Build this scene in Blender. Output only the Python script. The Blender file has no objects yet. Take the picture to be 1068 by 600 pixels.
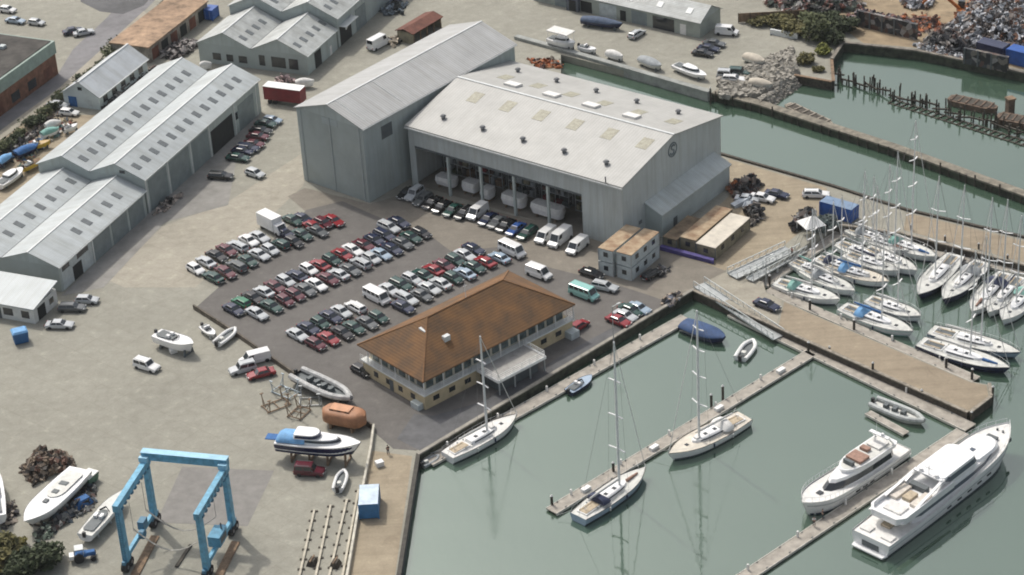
import bpy, bmesh, math, random
from mathutils import Vector, Matrix
random.seed(11)
R = math.radians
PI = math.pi
scene = bpy.context.scene
COL = scene.collection

# ------------------------------------------------------------------ survey
# The survey camera: every position below is a point of the photograph put back
# on the ground (or at the stated height) in metres.
SF, SP, SR, SH = 2400.0, R(30), R(3.66), 204.0
FW = Vector((0, math.cos(SP), -math.sin(SP)))
_r0 = Vector((1, 0, 0)); _u0 = _r0.cross(FW)
RT = math.cos(SR)*_r0 - math.sin(SR)*_u0
UP = math.sin(SR)*_r0 + math.cos(SR)*_u0
def G(x, y, z=0.0):
    d = FW*SF + RT*(x-534.0) - UP*(y-300.0)
    t = (z-SH)/d.z
    return Vector((d.x*t, d.y*t, z))
def Gxy(x, y, z=0.0):
    p = G(x, y, z); return (p.x, p.y)
def ang(a, b, z=0.0):
    p = G(*a, z); q = G(*b, z); return math.atan2(q.y-p.y, q.x-p.x)
def dist(a, b, z=0.0):
    return (G(*a, z)-G(*b, z)).length
WL = -1.5          # water level

# ------------------------------------------------------------------ materials
MATS = {}
def M(name, col, rough=.75, var=.12, scale=.6, metal=0.0, bump=0.0, ribs=0.0, ribax=0, spec=.5, detail=5, col2=None, patch=0.0, coord='pos', ior=1.5):
    if name in MATS: return MATS[name]
    m = bpy.data.materials.new(name); m.use_nodes = True
    nt = m.node_tree; N = nt.nodes; Lk = nt.links
    b = N['Principled BSDF']
    b.inputs['Roughness'].default_value = rough
    b.inputs['Metallic'].default_value = metal
    b.inputs['Specular IOR Level'].default_value = spec
    b.inputs['IOR'].default_value = ior
    if coord == 'pos':
        g = N.new('ShaderNodeNewGeometry'); vec = g.outputs['Position']
    else:
        g = N.new('ShaderNodeTexCoord'); vec = g.outputs['Object']
    out = None
    if var > 0 or col2:
        n1 = N.new('ShaderNodeTexNoise'); n1.inputs['Scale'].default_value = scale
        n1.inputs['Detail'].default_value = detail; n1.inputs['Roughness'].default_value = .62
        Lk.new(vec, n1.inputs['Vector'])
        rmp = N.new('ShaderNodeValToRGB')
        c = col; d = col2 or [v*(1-2.2*var) for v in col]
        hi = [min(1, v*(1+1.2*var)) for v in c]
        rmp.color_ramp.elements[0].position = .30; rmp.color_ramp.elements[0].color = (*d[:3], 1)
        rmp.color_ramp.elements[1].position = .68; rmp.color_ramp.elements[1].color = (*hi[:3], 1)
        Lk.new(n1.outputs['Fac'], rmp.inputs['Fac']); out = rmp.outputs['Color']
    if patch > 0:
        n2 = N.new('ShaderNodeTexNoise'); n2.inputs['Scale'].default_value = scale*.12
        n2.inputs['Detail'].default_value = 3
        Lk.new(vec, n2.inputs['Vector'])
        mr = N.new('ShaderNodeMapRange'); mr.inputs['From Min'].default_value = .35; mr.inputs['From Max'].default_value = .65
        mr.inputs['To Min'].default_value = 1-patch; mr.inputs['To Max'].default_value = 1+patch*.6
        Lk.new(n2.outputs['Fac'], mr.inputs['Value'])
        mx = N.new('ShaderNodeMix'); mx.data_type = 'RGBA'; mx.blend_type = 'MULTIPLY'; mx.inputs['Factor'].default_value = 1
        if out: Lk.new(out, mx.inputs['A'])
        else: mx.inputs['A'].default_value = (*col, 1)
        Lk.new(mr.outputs['Result'], mx.inputs['B']); out = mx.outputs['Result']
    hgt = None
    if ribs > 0:
        tc = N.new('ShaderNodeTexCoord')
        w = N.new('ShaderNodeTexWave'); w.wave_type = 'BANDS'; w.bands_direction = 'XYZ'[ribax]
        w.inputs['Scale'].default_value = ribs; w.inputs['Distortion'].default_value = 0
        Lk.new(tc.outputs['Object'], w.inputs['Vector'])
        mr = N.new('ShaderNodeMapRange'); mr.inputs['To Min'].default_value = .94 if 'pale_sheet' in name else .84; mr.inputs['To Max'].default_value = 1.06
        Lk.new(w.outputs['Fac'], mr.inputs['Value'])
        mx = N.new('ShaderNodeMix'); mx.data_type = 'RGBA'; mx.blend_type = 'MULTIPLY'; mx.inputs['Factor'].default_value = 1
        if out: Lk.new(out, mx.inputs['A'])
        else: mx.inputs['A'].default_value = (*col, 1)
        Lk.new(mr.outputs['Result'], mx.inputs['B']); out = mx.outputs['Result']
        hgt = w.outputs['Fac']
        if 'roof' in name or 'cladding' in name:
            mp = N.new('ShaderNodeMapping'); sc = [1.1,1.1,1.1]
            for k in (1,2):
                sc[(ribax+k)%3] = .07
            mp.inputs['Scale'].default_value = sc
            Lk.new(tc.outputs['Object'], mp.inputs['Vector'])
            n4 = N.new('ShaderNodeTexNoise'); n4.inputs['Scale'].default_value = 1.0; n4.inputs['Detail'].default_value = 6; n4.inputs['Roughness'].default_value = .7
            Lk.new(mp.outputs['Vector'], n4.inputs['Vector'])
            r4 = N.new('ShaderNodeValToRGB'); r4.color_ramp.elements[0].position = .33; r4.color_ramp.elements[0].color = (.80,.78,.74,1)
            r4.color_ramp.elements[1].position = .56; r4.color_ramp.elements[1].color = (1.03,1.03,1.03,1)
            Lk.new(n4.outputs['Fac'], r4.inputs['Fac'])
            mx2 = N.new('ShaderNodeMix'); mx2.data_type = 'RGBA'; mx2.blend_type = 'MULTIPLY'; mx2.inputs['Factor'].default_value = .25 if 'pale_sheet' in name else .75
            Lk.new(out, mx2.inputs['A']); Lk.new(r4.outputs['Color'], mx2.inputs['B']); out = mx2.outputs['Result']
    if out: Lk.new(out, b.inputs['Base Color'])
    else: b.inputs['Base Color'].default_value = (*col, 1)
    if bump > 0:
        bp = N.new('ShaderNodeBump'); bp.inputs['Strength'].default_value = bump
        bp.inputs['Distance'].default_value = .05
        if hgt is None:
            n3 = N.new('ShaderNodeTexNoise'); n3.inputs['Scale'].default_value = scale*6; n3.inputs['Detail'].default_value = 4
            Lk.new(vec, n3.inputs['Vector']); hgt = n3.outputs['Fac']
        Lk.new(hgt, bp.inputs['Height']); Lk.new(bp.outputs['Normal'], b.inputs['Normal'])
    m.diffuse_color = (*col[:3], 1)
    MATS[name] = m
    return m

def ground(name, col, joint=5.5, stain=.35, rot=0.0, jw=.012, tracks=.25):
    m = bpy.data.materials.new(name); m.use_nodes = True; nt = m.node_tree; N = nt.nodes; Lk = nt.links
    b = N['Principled BSDF']; b.inputs['Roughness'].default_value = .92
    g = N.new('ShaderNodeNewGeometry')
    mp = N.new('ShaderNodeMapping'); mp.inputs['Rotation'].default_value = (0,0,rot); Lk.new(g.outputs['Position'], mp.inputs['Vector'])
    cur = None
    def mul(prev, node_out, fac=1.0):
        mx = N.new('ShaderNodeMix'); mx.data_type = 'RGBA'; mx.blend_type = 'MULTIPLY'; mx.inputs['Factor'].default_value = fac
        if prev is None: mx.inputs['A'].default_value = (*col,1)
        else: Lk.new(prev, mx.inputs['A'])
        Lk.new(node_out, mx.inputs['B']); return mx.outputs['Result']
    def layer(scale, lo, hi, c0, c1, detail=6, rough=.65, stretch=None, dist=0):
        n = N.new('ShaderNodeTexNoise'); n.inputs['Scale'].default_value = scale; n.inputs['Detail'].default_value = detail; n.inputs['Roughness'].default_value = rough
        n.inputs['Distortion'].default_value = dist
        if stretch:
            q = N.new('ShaderNodeMapping'); q.inputs['Scale'].default_value = stretch[:3]; q.inputs['Rotation'].default_value = (0,0,stretch[3]); Lk.new(g.outputs['Position'], q.inputs['Vector']); Lk.new(q.outputs['Vector'], n.inputs['Vector'])
        else: Lk.new(g.outputs['Position'], n.inputs['Vector'])
        r = N.new('ShaderNodeValToRGB'); r.color_ramp.elements[0].position = lo; r.color_ramp.elements[1].position = hi
        r.color_ramp.elements[0].color = (*c0,1); r.color_ramp.elements[1].color = (*c1,1); Lk.new(n.outputs['Fac'], r.inputs['Fac']); return r.outputs['Color']
    cur = mul(cur, layer(.045,.32,.68,(.88,.87,.85),(1.06,1.05,1.03)))
    cur = mul(cur, layer(.5,.3,.7,(.86,.85,.84),(1.08,1.08,1.07)))
    cur = mul(cur, layer(2.6,.25,.75,(.88,.88,.88),(1.08,1.08,1.08), 4))
    cur = mul(cur, layer(.16,.30,.40,(.70,.68,.66),(1,1,1),5,.6,None,1.2), stain)
    cur = mul(cur, layer(.9,.64,.72,(1,1,1),(.74,.72,.69),3), stain)
    cur = mul(cur, layer(.5,.60,.70,(1,1,1),(1.16,1.15,1.12),4), .7)
    cur = mul(cur, layer(1.0,.36,.50,(.80,.79,.78),(1,1,1),3,.5,(.035,.75,1,.75),.6), tracks)
    cur = mul(cur, layer(1.0,.36,.50,(.80,.79,.78),(1,1,1),3,.5,(.03,.6,1,-.5),.8), tracks)
    if joint:
        br = N.new('ShaderNodeTexBrick'); br.inputs['Scale'].default_value = 1.0; br.inputs['Brick Width'].default_value = joint; br.inputs['Row Height'].default_value = joint*.8
        br.inputs['Mortar Size'].default_value = jw*joint; br.inputs['Color1'].default_value = (1,1,1,1); br.inputs['Color2'].default_value = (.93,.93,.925,1); br.inputs['Mortar'].default_value = (.72,.70,.67,1)
        br.offset = 0; Lk.new(mp.outputs['Vector'], br.inputs['Vector']); cur = mul(cur, br.outputs['Color'], .45)
    Lk.new(cur, b.inputs['Base Color'])
    n = N.new('ShaderNodeTexNoise'); n.inputs['Scale'].default_value = 6; n.inputs['Detail'].default_value = 3; Lk.new(g.outputs['Position'], n.inputs['Vector'])
    bp = N.new('ShaderNodeBump'); bp.inputs['Strength'].default_value = .25; bp.inputs['Distance'].default_value = .04; Lk.new(n.outputs['Fac'], bp.inputs['Height']); Lk.new(bp.outputs['Normal'], b.inputs['Normal'])
    MATS[name] = m; return m
def mixed(name, cols, scale=.9):
    """a heap of different things: every lump its own colour"""
    m = bpy.data.materials.new(name); m.use_nodes = True; nt = m.node_tree; N = nt.nodes; Lk = nt.links
    b = N['Principled BSDF']; b.inputs['Roughness'].default_value = .75
    g = N.new('ShaderNodeNewGeometry'); v = N.new('ShaderNodeTexVoronoi'); v.inputs['Scale'].default_value = scale; Lk.new(g.outputs['Position'], v.inputs['Vector'])
    sp = N.new('ShaderNodeSeparateColor'); Lk.new(v.outputs['Color'], sp.inputs['Color'])
    r = N.new('ShaderNodeValToRGB'); r.color_ramp.interpolation = 'CONSTANT'; e = r.color_ramp.elements
    while len(e) < len(cols): e.new(.5)
    for i, c in enumerate(cols): e[i].position = i/len(cols); e[i].color = (*c,1)
    Lk.new(sp.outputs['Red'], r.inputs['Fac'])
    n = N.new('ShaderNodeTexNoise'); n.inputs['Scale'].default_value = 3; n.inputs['Detail'].default_value = 4; Lk.new(g.outputs['Position'], n.inputs['Vector'])
    mr = N.new('ShaderNodeMapRange'); mr.inputs['To Min'].default_value = .55; mr.inputs['To Max'].default_value = 1.35; Lk.new(n.outputs['Fac'], mr.inputs['Value'])
    mx = N.new('ShaderNodeMix'); mx.data_type = 'RGBA'; mx.blend_type = 'MULTIPLY'; mx.inputs['Factor'].default_value = 1
    Lk.new(r.outputs['Color'], mx.inputs['A']); Lk.new(mr.outputs['Result'], mx.inputs['B']); Lk.new(mx.outputs['Result'], b.inputs['Base Color'])
    MATS[name] = m; return m
concrete = M('yard_concrete_plain', (.285,.272,.236), .9, .10, .35, bump=.25, patch=.10)
concrete_pale = ground('pale_slab', (.36,.338,.285), 5.0, .35, .72)
apron = ground('apron_tarmac', (.225,.205,.175), 0, .35, 0, .01, .25)
yard = ground('yard_concrete', (.298,.292,.252), 6.0, .26, .72, .010, .12)
asphalt = ground('car_park_asphalt', (.138,.131,.125), 0, .28, 0, .01, .15)
asphalt_dark = M('dark_asphalt', (.105,.105,.108), .88, .12, .5, patch=.2)
roadmat = M('road_asphalt', (.20,.195,.20), .9, .1, .4, patch=.12)
sand = ground('gritty_sand', (.30,.25,.185), 0, .5, 0, .01, .4)
dirt = ground('packed_dirt', (.33,.28,.205), 0, .5, 0, .01, .4)
tan = M('scrapyard_tan', (.31,.24,.155), .95, .18, .3, bump=.4, patch=.2)
quayface = M('quay_face_concrete', (.12,.11,.09), .9, .3, .6, bump=.5)
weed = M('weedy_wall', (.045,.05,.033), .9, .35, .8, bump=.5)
greywall = M('grey_quay_concrete', (.30,.31,.29), .9, .14, .5, bump=.3)
clad = M('grey_cladding', (.40,.455,.445), .55, .05, .15, ribs=1.1, ribax=0, bump=.25)
clad_y = M('grey_cladding_cross', (.40,.455,.445), .55, .05, .15, ribs=1.1, ribax=1, bump=.25)
clad_hall = M('pale_cladding', (.49,.53,.52), .55, .05, .15, ribs=.9, ribax=0, bump=.2)
clad_hall_y = M('pale_cladding_cross', (.49,.53,.52), .55, .05, .15, ribs=.9, ribax=1, bump=.2)
roof_grey = M('grey_sheet_roof', (.455,.49,.495), .5, .07, .25, ribs=.8, ribax=0, bump=.2, patch=.06)
roof_tall = M('tall_sheet_roof', (.40,.405,.40), .5, .05, .25, ribs=.55, ribax=0, bump=.2, patch=.05)
roof_hall = M('pale_sheet_roof', (.405,.402,.38), .55, .05, .3, ribs=.5, ribax=0, bump=.15, patch=.05)
roof_old = M('weathered_sheet_roof', (.44,.46,.45), .6, .12, .4, ribs=.8, ribax=0, bump=.2, patch=.08)
rooflight = M('dull_rooflight', (.135,.15,.155), .35, .15, 2.)
beigepatch = M('yellowed_rooflight', (.34,.325,.25), .6, .14, 1.5)
whitebox = M('white_vent_paint', (.72,.71,.68), .5, .05, 2.)
darkvent = M('dark_vent_metal', (.15,.155,.16), .6, .1, 2.)
flash = M('pale_flashing', (.60,.62,.61), .45, .05, 1.)
trim_dark = M('dark_trim', (.10,.115,.12), .6, .08, 1.)
doorblue = M('blue_grey_door', (.21,.25,.255), .5, .08, .6, ribs=2., ribax=2, bump=.2)
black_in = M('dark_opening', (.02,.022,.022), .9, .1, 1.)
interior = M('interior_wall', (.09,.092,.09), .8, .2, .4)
glass = M('window_glass', (.025,.03,.035), .08, 0, 1., spec=.8)
glass_green = M('office_glass', (.10,.13,.13), .12, .3, .9, spec=.7)
tile = M('terracotta_tiles', (.165,.082,.030), .88, .16, .30, col2=(.088,.055,.031), ribs=1.2, ribax=2, bump=.3, patch=.14)
cream = M('cream_render', (.52,.43,.27), .85, .10, .5)
brick = M('brown_brick', (.20,.095,.06), .9, .2, .8)
greenfascia = M('green_fascia', (.25,.32,.28), .6, .1, .5)
feltroof = M('felt_roof', (.085,.078,.07), .95, .25, .3, patch=.25)
rustroof = M('rusty_roof', (.36,.245,.16), .9, .25, .4, patch=.2)
rustbrown = M('rusty_red_roof', (.16,.06,.04), .85, .2, .5)
cabin_w = M('cabin_panel', (.47,.52,.52), .6, .12, .7)
cabin_roof = M('stained_cabin_roof', (.36,.285,.19), .85, .25, .5, col2=(.20,.105,.055))
cabin_roof_w = M('pale_cabin_roof', (.62,.57,.48), .8, .1, .6)
cabin_brown = M('dingy_cabin_panel', (.22,.20,.14), .85, .2, .7)
white_p = M('white_paint', (.78,.78,.76), .35, .05, .8)
white_gel = M('white_gelcoat', (.80,.80,.79), .25, .04, .6, spec=.6)
grey_gel = M('pale_grey_deck', (.60,.60,.56), .6, .07, 1.2)
teak = M('weathered_teak', (.46,.38,.27), .75, .15, 2.)
beige_deck = M('beige_deck', (.63,.58,.49), .6, .08, 1.)
navy = M('navy_gelcoat', (.015,.02,.06), .2, .05, 1., spec=.6)
blue_gel = M('blue_grey_gelcoat', (.33,.42,.52), .25, .05, 1., spec=.6)
black_gel = M('black_antifoul', (.025,.025,.028), .6, .1, 1.)
canvas_blue = M('blue_canvas', (.035,.13,.33), .8, .15, 1.5)
canvas_pale = M('pale_blue_canvas', (.16,.36,.62), .75, .12, 1.2)
canvas_teal = M('green_canvas', (.22,.42,.37), .8, .12, 1.5)
canvas_navy = M('navy_canvas', (.03,.04,.085), .8, .15, 1.5)
canvas_grey = M('grey_canvas', (.33,.35,.36), .8, .12, 1.5)
canvas_white = M('off_white_canvas', (.68,.67,.64), .8, .08, 1.5)
alu = M('mast_white_paint', (.74,.74,.73), .4, .05, 1.)
wire = M('rigging_wire', (.22,.22,.22), .5, 0, 1., metal=.5)
cushion = M('tan_cushion', (.33,.20,.15), .8, .15, 2.)
wood = M('grey_timber', (.30,.265,.215), .9, .22, 1.2, bump=.3)
wood_dark = M('dark_wet_timber', (.065,.055,.042), .85, .3, 1.5, bump=.4)
wood_mid = M('brown_timber', (.22,.15,.095), .9, .25, 1.2, bump=.4)
pontoon_d = M('pontoon_decking', (.36,.33,.285), .9, .15, .8, bump=.2)
pontoon_l = M('pontoon_edge', (.55,.52,.46), .85, .12, 1.)
steelgrey = M('galvanised_steel', (.40,.42,.42), .5, .1, 1., metal=.3)
hoist_blue = M('hoist_blue_paint', (.13,.37,.53), .55, .16, 1.1, patch=.1)
hoist_dark = M('hoist_dark_blue', (.05,.17,.27), .55, .1, 1.)
rubber = M('black_rubber', (.022,.022,.024), .85, .1, 3.)
chrome = M('hub_grey', (.35,.35,.36), .35, .05, 3., metal=.6)
lampglass = M('lamp_glass', (.75,.75,.72), .15, 0, 1.)
lampred = M('tail_lamp_red', (.35,.02,.02), .25, 0, 1.)
cont_blue = M('container_blue', (.02,.10,.38), .55, .12, .8, ribs=2.5, ribax=0, bump=.4)
cont_blue2 = M('mid_blue_steel', (.05,.20,.42), .55, .12, .8, ribs=2.5, ribax=0, bump=.4)
cont_top = M('pale_blue_roof_steel', (.52,.62,.72), .6, .1, .8)
trailer_red = M('dark_red_paint', (.19,.015,.022), .5, .1, .8)
orange_d = M('faded_orange_grp', (.36,.17,.085), .6, .15, .6)
tarp_purple = M('purple_tarp', (.075,.06,.22), .7, .2, 1.)
blue_bin = M('blue_plastic', (.025,.12,.30), .5, .12, 1.)
foliage = M('green_foliage', (.085,.095,.04), .9, .3, .7, col2=(.04,.05,.022))
foliage_d = M('dark_foliage', (.045,.058,.025), .9, .3, .7, col2=(.018,.026,.012))
foliage_o = M('olive_foliage', (.13,.115,.042), .9, .3, .6, col2=(.06,.06,.024))
bark = M('bark', (.10,.075,.05), .95, .2, 2.)
rock = M('riprap_rock', (.31,.29,.25), .95, .3, 1.2, bump=.4)
scrap_g = mixed('grey_scrap', [(.05,.05,.055),(.36,.37,.39),(.16,.12,.10),(.27,.29,.31),(.66,.67,.69),(.08,.07,.065),(.30,.30,.31),(.20,.10,.06),(.20,.17,.15),(.45,.46,.48)], .8)
scrap_d = mixed('dark_scrap', [(.02,.02,.02),(.10,.08,.07),(.035,.035,.04),(.17,.15,.13),(.02,.02,.025),(.09,.05,.04),(.26,.25,.24),(.05,.055,.06)], .9)
scrap_r = mixed('rusty_scrap', [(.20,.07,.035),(.05,.03,.025),(.30,.14,.06),(.10,.05,.04),(.24,.20,.16),(.38,.11,.03)], .9)
skin = M('skin', (.45,.28,.2), .6, 0, 1.)
cloth_w = M('white_shirt', (.7,.7,.7), .9, 0, 1.)
cloth_d = M('dark_cloth', (.03,.03,.04), .9, 0, 1.)
cloth_r = M('red_cloth', (.25,.04,.04), .9, 0, 1.)
brownwreck = M('wreck_timber', (.15,.105,.075), .95, .3, 1., bump=.4)
yellow = M('yellow_paint', (.60,.42,.05), .5, .1, 1.)
CARCOL = {  # silver kept bright, pale cars frequent: painted stand-in for sky glare on roofs
 'silver': (.46,.48,.49), 'white': (.72,.72,.71), 'black': (.012,.012,.014), 'navy': (.015,.022,.055),
 'dark green': (.014,.055,.045), 'maroon': (.095,.014,.024), 'red': (.24,.016,.022), 'grey': (.10,.108,.112),
 'green': (.02,.16,.08), 'pale blue': (.30,.38,.46), 'turquoise': (.25,.50,.46), 'blue': (.03,.08,.26)}
def carpaint(c):
    return M('car_paint_'+c.replace(' ', '_'), CARCOL[c], .18, .03, .8, spec=.5, ior=1.6)

# ------------------------------------------------------------------ mesh builder
class MB:
    def __init__(s): s.v = []; s.f = []; s.cuts = []
    def add(s, vs, fs):
        o = len(s.v); s.v += [tuple(p) for p in vs]; s.f += [tuple(i+o for i in f) for f in fs]; return s
    def frus(s, a, b):      # a,b = (x0,x1,y0,y1,z)
        x0,x1,y0,y1,z = a; X0,X1,Y0,Y1,Z = b
        return s.add([(x0,y0,z),(x1,y0,z),(x1,y1,z),(x0,y1,z),(X0,Y0,Z),(X1,Y0,Z),(X1,Y1,Z),(X0,Y1,Z)],
              [(3,2,1,0),(4,5,6,7),(0,1,5,4),(1,2,6,5),(2,3,7,6),(3,0,4,7)])
    def box(s, x0, x1, y0, y1, z0, z1): return s.frus((x0,x1,y0,y1,z0),(x0,x1,y0,y1,z1))
    def obox(s, c, sx, sy, sz, rot=None):
        rot = rot or Matrix.Identity(3)
        vs = [Vector(c)+rot@Vector((i*sx/2,j*sy/2,k*sz/2)) for k in (-1,1) for i,j in ((-1,-1),(1,-1),(1,1),(-1,1))]
        return s.add(vs, [(3,2,1,0),(4,5,6,7),(0,1,5,4),(1,2,6,5),(2,3,7,6),(3,0,4,7)])
    def prism(s, pts, z0, z1, top=None):
        n = len(pts); top = top or pts
        return s.add([(p[0],p[1],z0) for p in pts]+[(p[0],p[1],z1) for p in top],
              [tuple(range(n-1,-1,-1)), tuple(range(n,2*n))]+[(i,(i+1)%n,n+(i+1)%n,n+i) for i in range(n)])
    def extY(s, prof, y0, y1):   # profile (x,z) swept along y
        n = len(prof)
        return s.add([(x,y0,z) for x,z in prof]+[(x,y1,z) for x,z in prof],
              [tuple(range(n)), tuple(range(2*n-1,n-1,-1))]+[(i,n+i,n+(i+1)%n,(i+1)%n) for i in range(n)])
    def extX(s, prof, x0, x1):   # profile (y,z) swept along x
        n = len(prof)
        return s.add([(x0,y,z) for y,z in prof]+[(x1,y,z) for y,z in prof],
              [tuple(range(n)), tuple(range(2*n-1,n-1,-1))]+[(i,n+i,n+(i+1)%n,(i+1)%n) for i in range(n)])
    def loft(s, rings, closed=True, cap0=True, cap1=True):
        n = len(rings[0]); vs = [p for r in rings for p in r]; fs = []
        for k in range(len(rings)-1):
            for i in range(n if closed else n-1):
                j = (i+1)%n
                fs.append((k*n+i, k*n+j, (k+1)*n+j, (k+1)*n+i))
        if cap0: fs.append(tuple(range(n-1,-1,-1)))
        if cap1: fs.append(tuple(range((len(rings)-1)*n, len(rings)*n)))
        return s.add(vs, fs)
    def tube(s, p, q, r, n=6, r2=None):
        p = Vector(p); q = Vector(q); d = q-p
        if d.length < 1e-6: return s
        d.normalize(); a = Vector((0,0,1)) if abs(d.z) < .9 else Vector((1,0,0))
        u = d.cross(a).normalized(); w = d.cross(u); r2 = r if r2 is None else r2
        R1 = [p+(u*math.cos(2*PI*i/n)+w*math.sin(2*PI*i/n))*r for i in range(n)]
        R2 = [q+(u*math.cos(2*PI*i/n)+w*math.sin(2*PI*i/n))*r2 for i in range(n)]
        return s.loft([R1, R2])
    def path(s, pts, r, n=5):
        for a, b in zip(pts[:-1], pts[1:]): s.tube(a, b, r, n)
        return s
    def bar(s, p, q, w, h):
        p = Vector(p); q = Vector(q); d = (q-p); L = d.length; x = d.normalized()
        a = Vector((0,0,1)) if abs(x.z) < .95 else Vector((0,1,0))
        y = a.cross(x).normalized(); z = x.cross(y)
        return s.obox((p+q)/2, L, w, h, Matrix((x,y,z)).transposed())
    def quad(s, *pts): return s.add(pts, [tuple(range(len(pts)))])
    def build(s, name, mat, parent=None, smooth=False, normals=True):
        me = bpy.data.meshes.new(name)
        me.from_pydata([tuple(p) for p in s.v], [], s.f)
        if normals:
            bm = bmesh.new(); bm.from_mesh(me); bmesh.ops.recalc_face_normals(bm, faces=bm.faces); bm.to_mesh(me); bm.free()
        if isinstance(mat, str): mat = MATS[mat]
        me.materials.append(mat)
        if smooth:
            for p in me.polygons: p.use_smooth = True
            try: me.set_sharp_from_angle(angle=R(38))
            except Exception: pass
        o = bpy.data.objects.new(name, me); COL.objects.link(o)
        if parent: o.parent = parent
        return o

def tag(o, label=None, cat=None, group=None, kind=None):
    if label: o['label'] = label
    if cat: o['category'] = cat
    if group: o['group'] = group
    if kind: o['kind'] = kind
    return o
def thing(name, label, cat, loc=(0,0,0), rz=0.0, group=None):
    o = bpy.data.objects.new(name, None); COL.objects.link(o)
    o.empty_display_size = .3
    o.location = loc; o.rotation_euler = (0,0,rz)
    return tag(o, label, cat, group)
KIDS = {}
def kids(o): return [c for c in COL.objects if c.parent == o]
def snapshot(root):
    return [(c, [d for d in COL.objects if d.parent == c]) for c in kids(root)]
def copy_tree(root, snap, loc, rz, label=None, group=None, paint=None):
    r = root.copy(); COL.objects.link(r); r.location = loc; r.rotation_euler = (0,0,rz)
    if label: r['label'] = label
    if group: r['group'] = group
    for c, gs in snap:
        k = c.copy(); COL.objects.link(k); k.parent = r
        for g in gs:
            q = g.copy(); COL.objects.link(q); q.parent = k
    return r
def ordinal(n):
    return ['first','second','third','fourth','fifth','sixth','seventh','eighth','ninth','tenth','eleventh','twelfth','thirteenth','fourteenth','fifteenth','sixteenth','seventeenth','eighteenth','nineteenth','twentieth','twenty-first','twenty-second','twenty-third','twenty-fourth'][n-1]
# ------------------------------------------------------------------ setting
def structure(name, mb, mat, **k):
    return tag(mb.build(name, mat, **k), kind='structure')
land = [(-1500,120), Gxy(404,650), Gxy(414,600), Gxy(434,474), Gxy(722,302), Gxy(800,336), Gxy(840,354.5), Gxy(1010.5,430), Gxy(1032,414), Gxy(1030,401), Gxy(1013,398), Gxy(845,326.7), Gxy(800,305),
        Gxy(789,291), Gxy(872,234), Gxy(940,243), Gxy(1068,276), Gxy(1250,325), Gxy(1250,298), Gxy(1068,249), Gxy(944,220), Gxy(867,195), Gxy(755,163),
        Gxy(585,114), Gxy(585,57), Gxy(742,97), Gxy(752,99), Gxy(793,103), Gxy(829,79), Gxy(868,86), Gxy(866,64), Gxy(878,46), Gxy(956,54), Gxy(1068,77), Gxy(1250,118),
        (1500, 520), (1500,4000), (-1500,4000)]
mb = MB(); mb.prism(land, -7, 0); structure('yard_ground', mb, yard)
mb = MB(); mb.quad((-3000,-500,WL),(3000,-500,WL),(3000,4500,WL),(-3000,4500,WL))
def water_mat():
    m = bpy.data.materials.new('harbour_water'); m.use_nodes = True; nt = m.node_tree; N = nt.nodes; Lk = nt.links
    b = N['Principled BSDF']; b.inputs['Roughness'].default_value = .05; b.inputs['IOR'].default_value = 2.6; b.inputs['Specular Tint'].default_value = (.91,1,.92,1)
    g = N.new('ShaderNodeNewGeometry')
    n = N.new('ShaderNodeTexNoise'); n.inputs['Scale'].default_value = .03; n.inputs['Detail'].default_value = 4
    Lk.new(g.outputs['Position'], n.inputs['Vector'])
    r = N.new('ShaderNodeValToRGB'); r.color_ramp.elements[0].position = .3; r.color_ramp.elements[1].position = .7
    r.color_ramp.elements[0].color = (.045,.078,.055,1); r.color_ramp.elements[1].color = (.056,.092,.064,1)
    Lk.new(n.outputs['Fac'], r.inputs['Fac']); Lk.new(r.outputs['Color'], b.inputs['Base Color'])
    n5 = N.new('ShaderNodeTexNoise'); n5.inputs['Scale'].default_value = 1.0; n5.inputs['Detail'].default_value = 5
    q = N.new('ShaderNodeMapping'); q.inputs['Scale'].default_value = (.012,.05,1); q.inputs['Rotation'].default_value = (0,0,.35); Lk.new(g.outputs['Position'], q.inputs['Vector']); Lk.new(q.outputs['Vector'], n5.inputs['Vector'])
    m5 = N.new('ShaderNodeMapRange'); m5.inputs['From Min'].default_value = .4; m5.inputs['From Max'].default_value = .65; m5.inputs['To Min'].default_value = .02; m5.inputs['To Max'].default_value = .16
    Lk.new(n5.outputs['Fac'], m5.inputs['Value']); Lk.new(m5.outputs['Result'], b.inputs['Roughness'])
    n2 = N.new('ShaderNodeTexNoise'); n2.inputs['Scale'].default_value = .9; n2.inputs['Detail'].default_value = 5
    mp = N.new('ShaderNodeMapping'); mp.inputs['Scale'].default_value = (1,.7,1); mp.inputs['Rotation'].default_value = (0,0,.6)
    Lk.new(g.outputs['Position'], mp.inputs['Vector']); Lk.new(mp.outputs['Vector'], n2.inputs['Vector'])
    bp = N.new('ShaderNodeBump'); bp.inputs['Strength'].default_value = .04; bp.inputs['Distance'].default_value = .25
    Lk.new(n2.outputs['Fac'], bp.inputs['Height']); Lk.new(bp.outputs['Normal'], b.inputs['Normal'])
    return m
structure('water', mb, water_mat(), normals=False)
def sheet(name, px, z, mat, th=.0):
    mb = MB(); mb.prism([Gxy(x,y) for x,y in px], -.3, z)
    return structure(name, mb, mat)
sheet('apron', [(300,205),(318,196),(386,213),(430,200),(640,250),(700,262),(758,283),(724,300),(700,314),(560,345),(440,300),(330,230)], .016, apron)
sheet('car_park', [(203,322),(320,219),(357,210),(398,228),(445,243),(470,262),(520,258),(560,276),(640,296),(700,316),(434,470),(410,468),(387,448),(310,394)], .028, asphalt)
sheet('quayside_asphalt', [(500,420),(620,352),(662,330),(668,336),(438,470),(414,458),(432,432),(452,434)], .040, asphalt_dark)  # darker asphalt strip between office and quay
sheet('road', [(-60,176),(-60,150),(0,112),(60,78),(76,52),(112,18),(140,-14),(176,-14),(150,12),(62,92),(0,137)], .020, roadmat)
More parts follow.
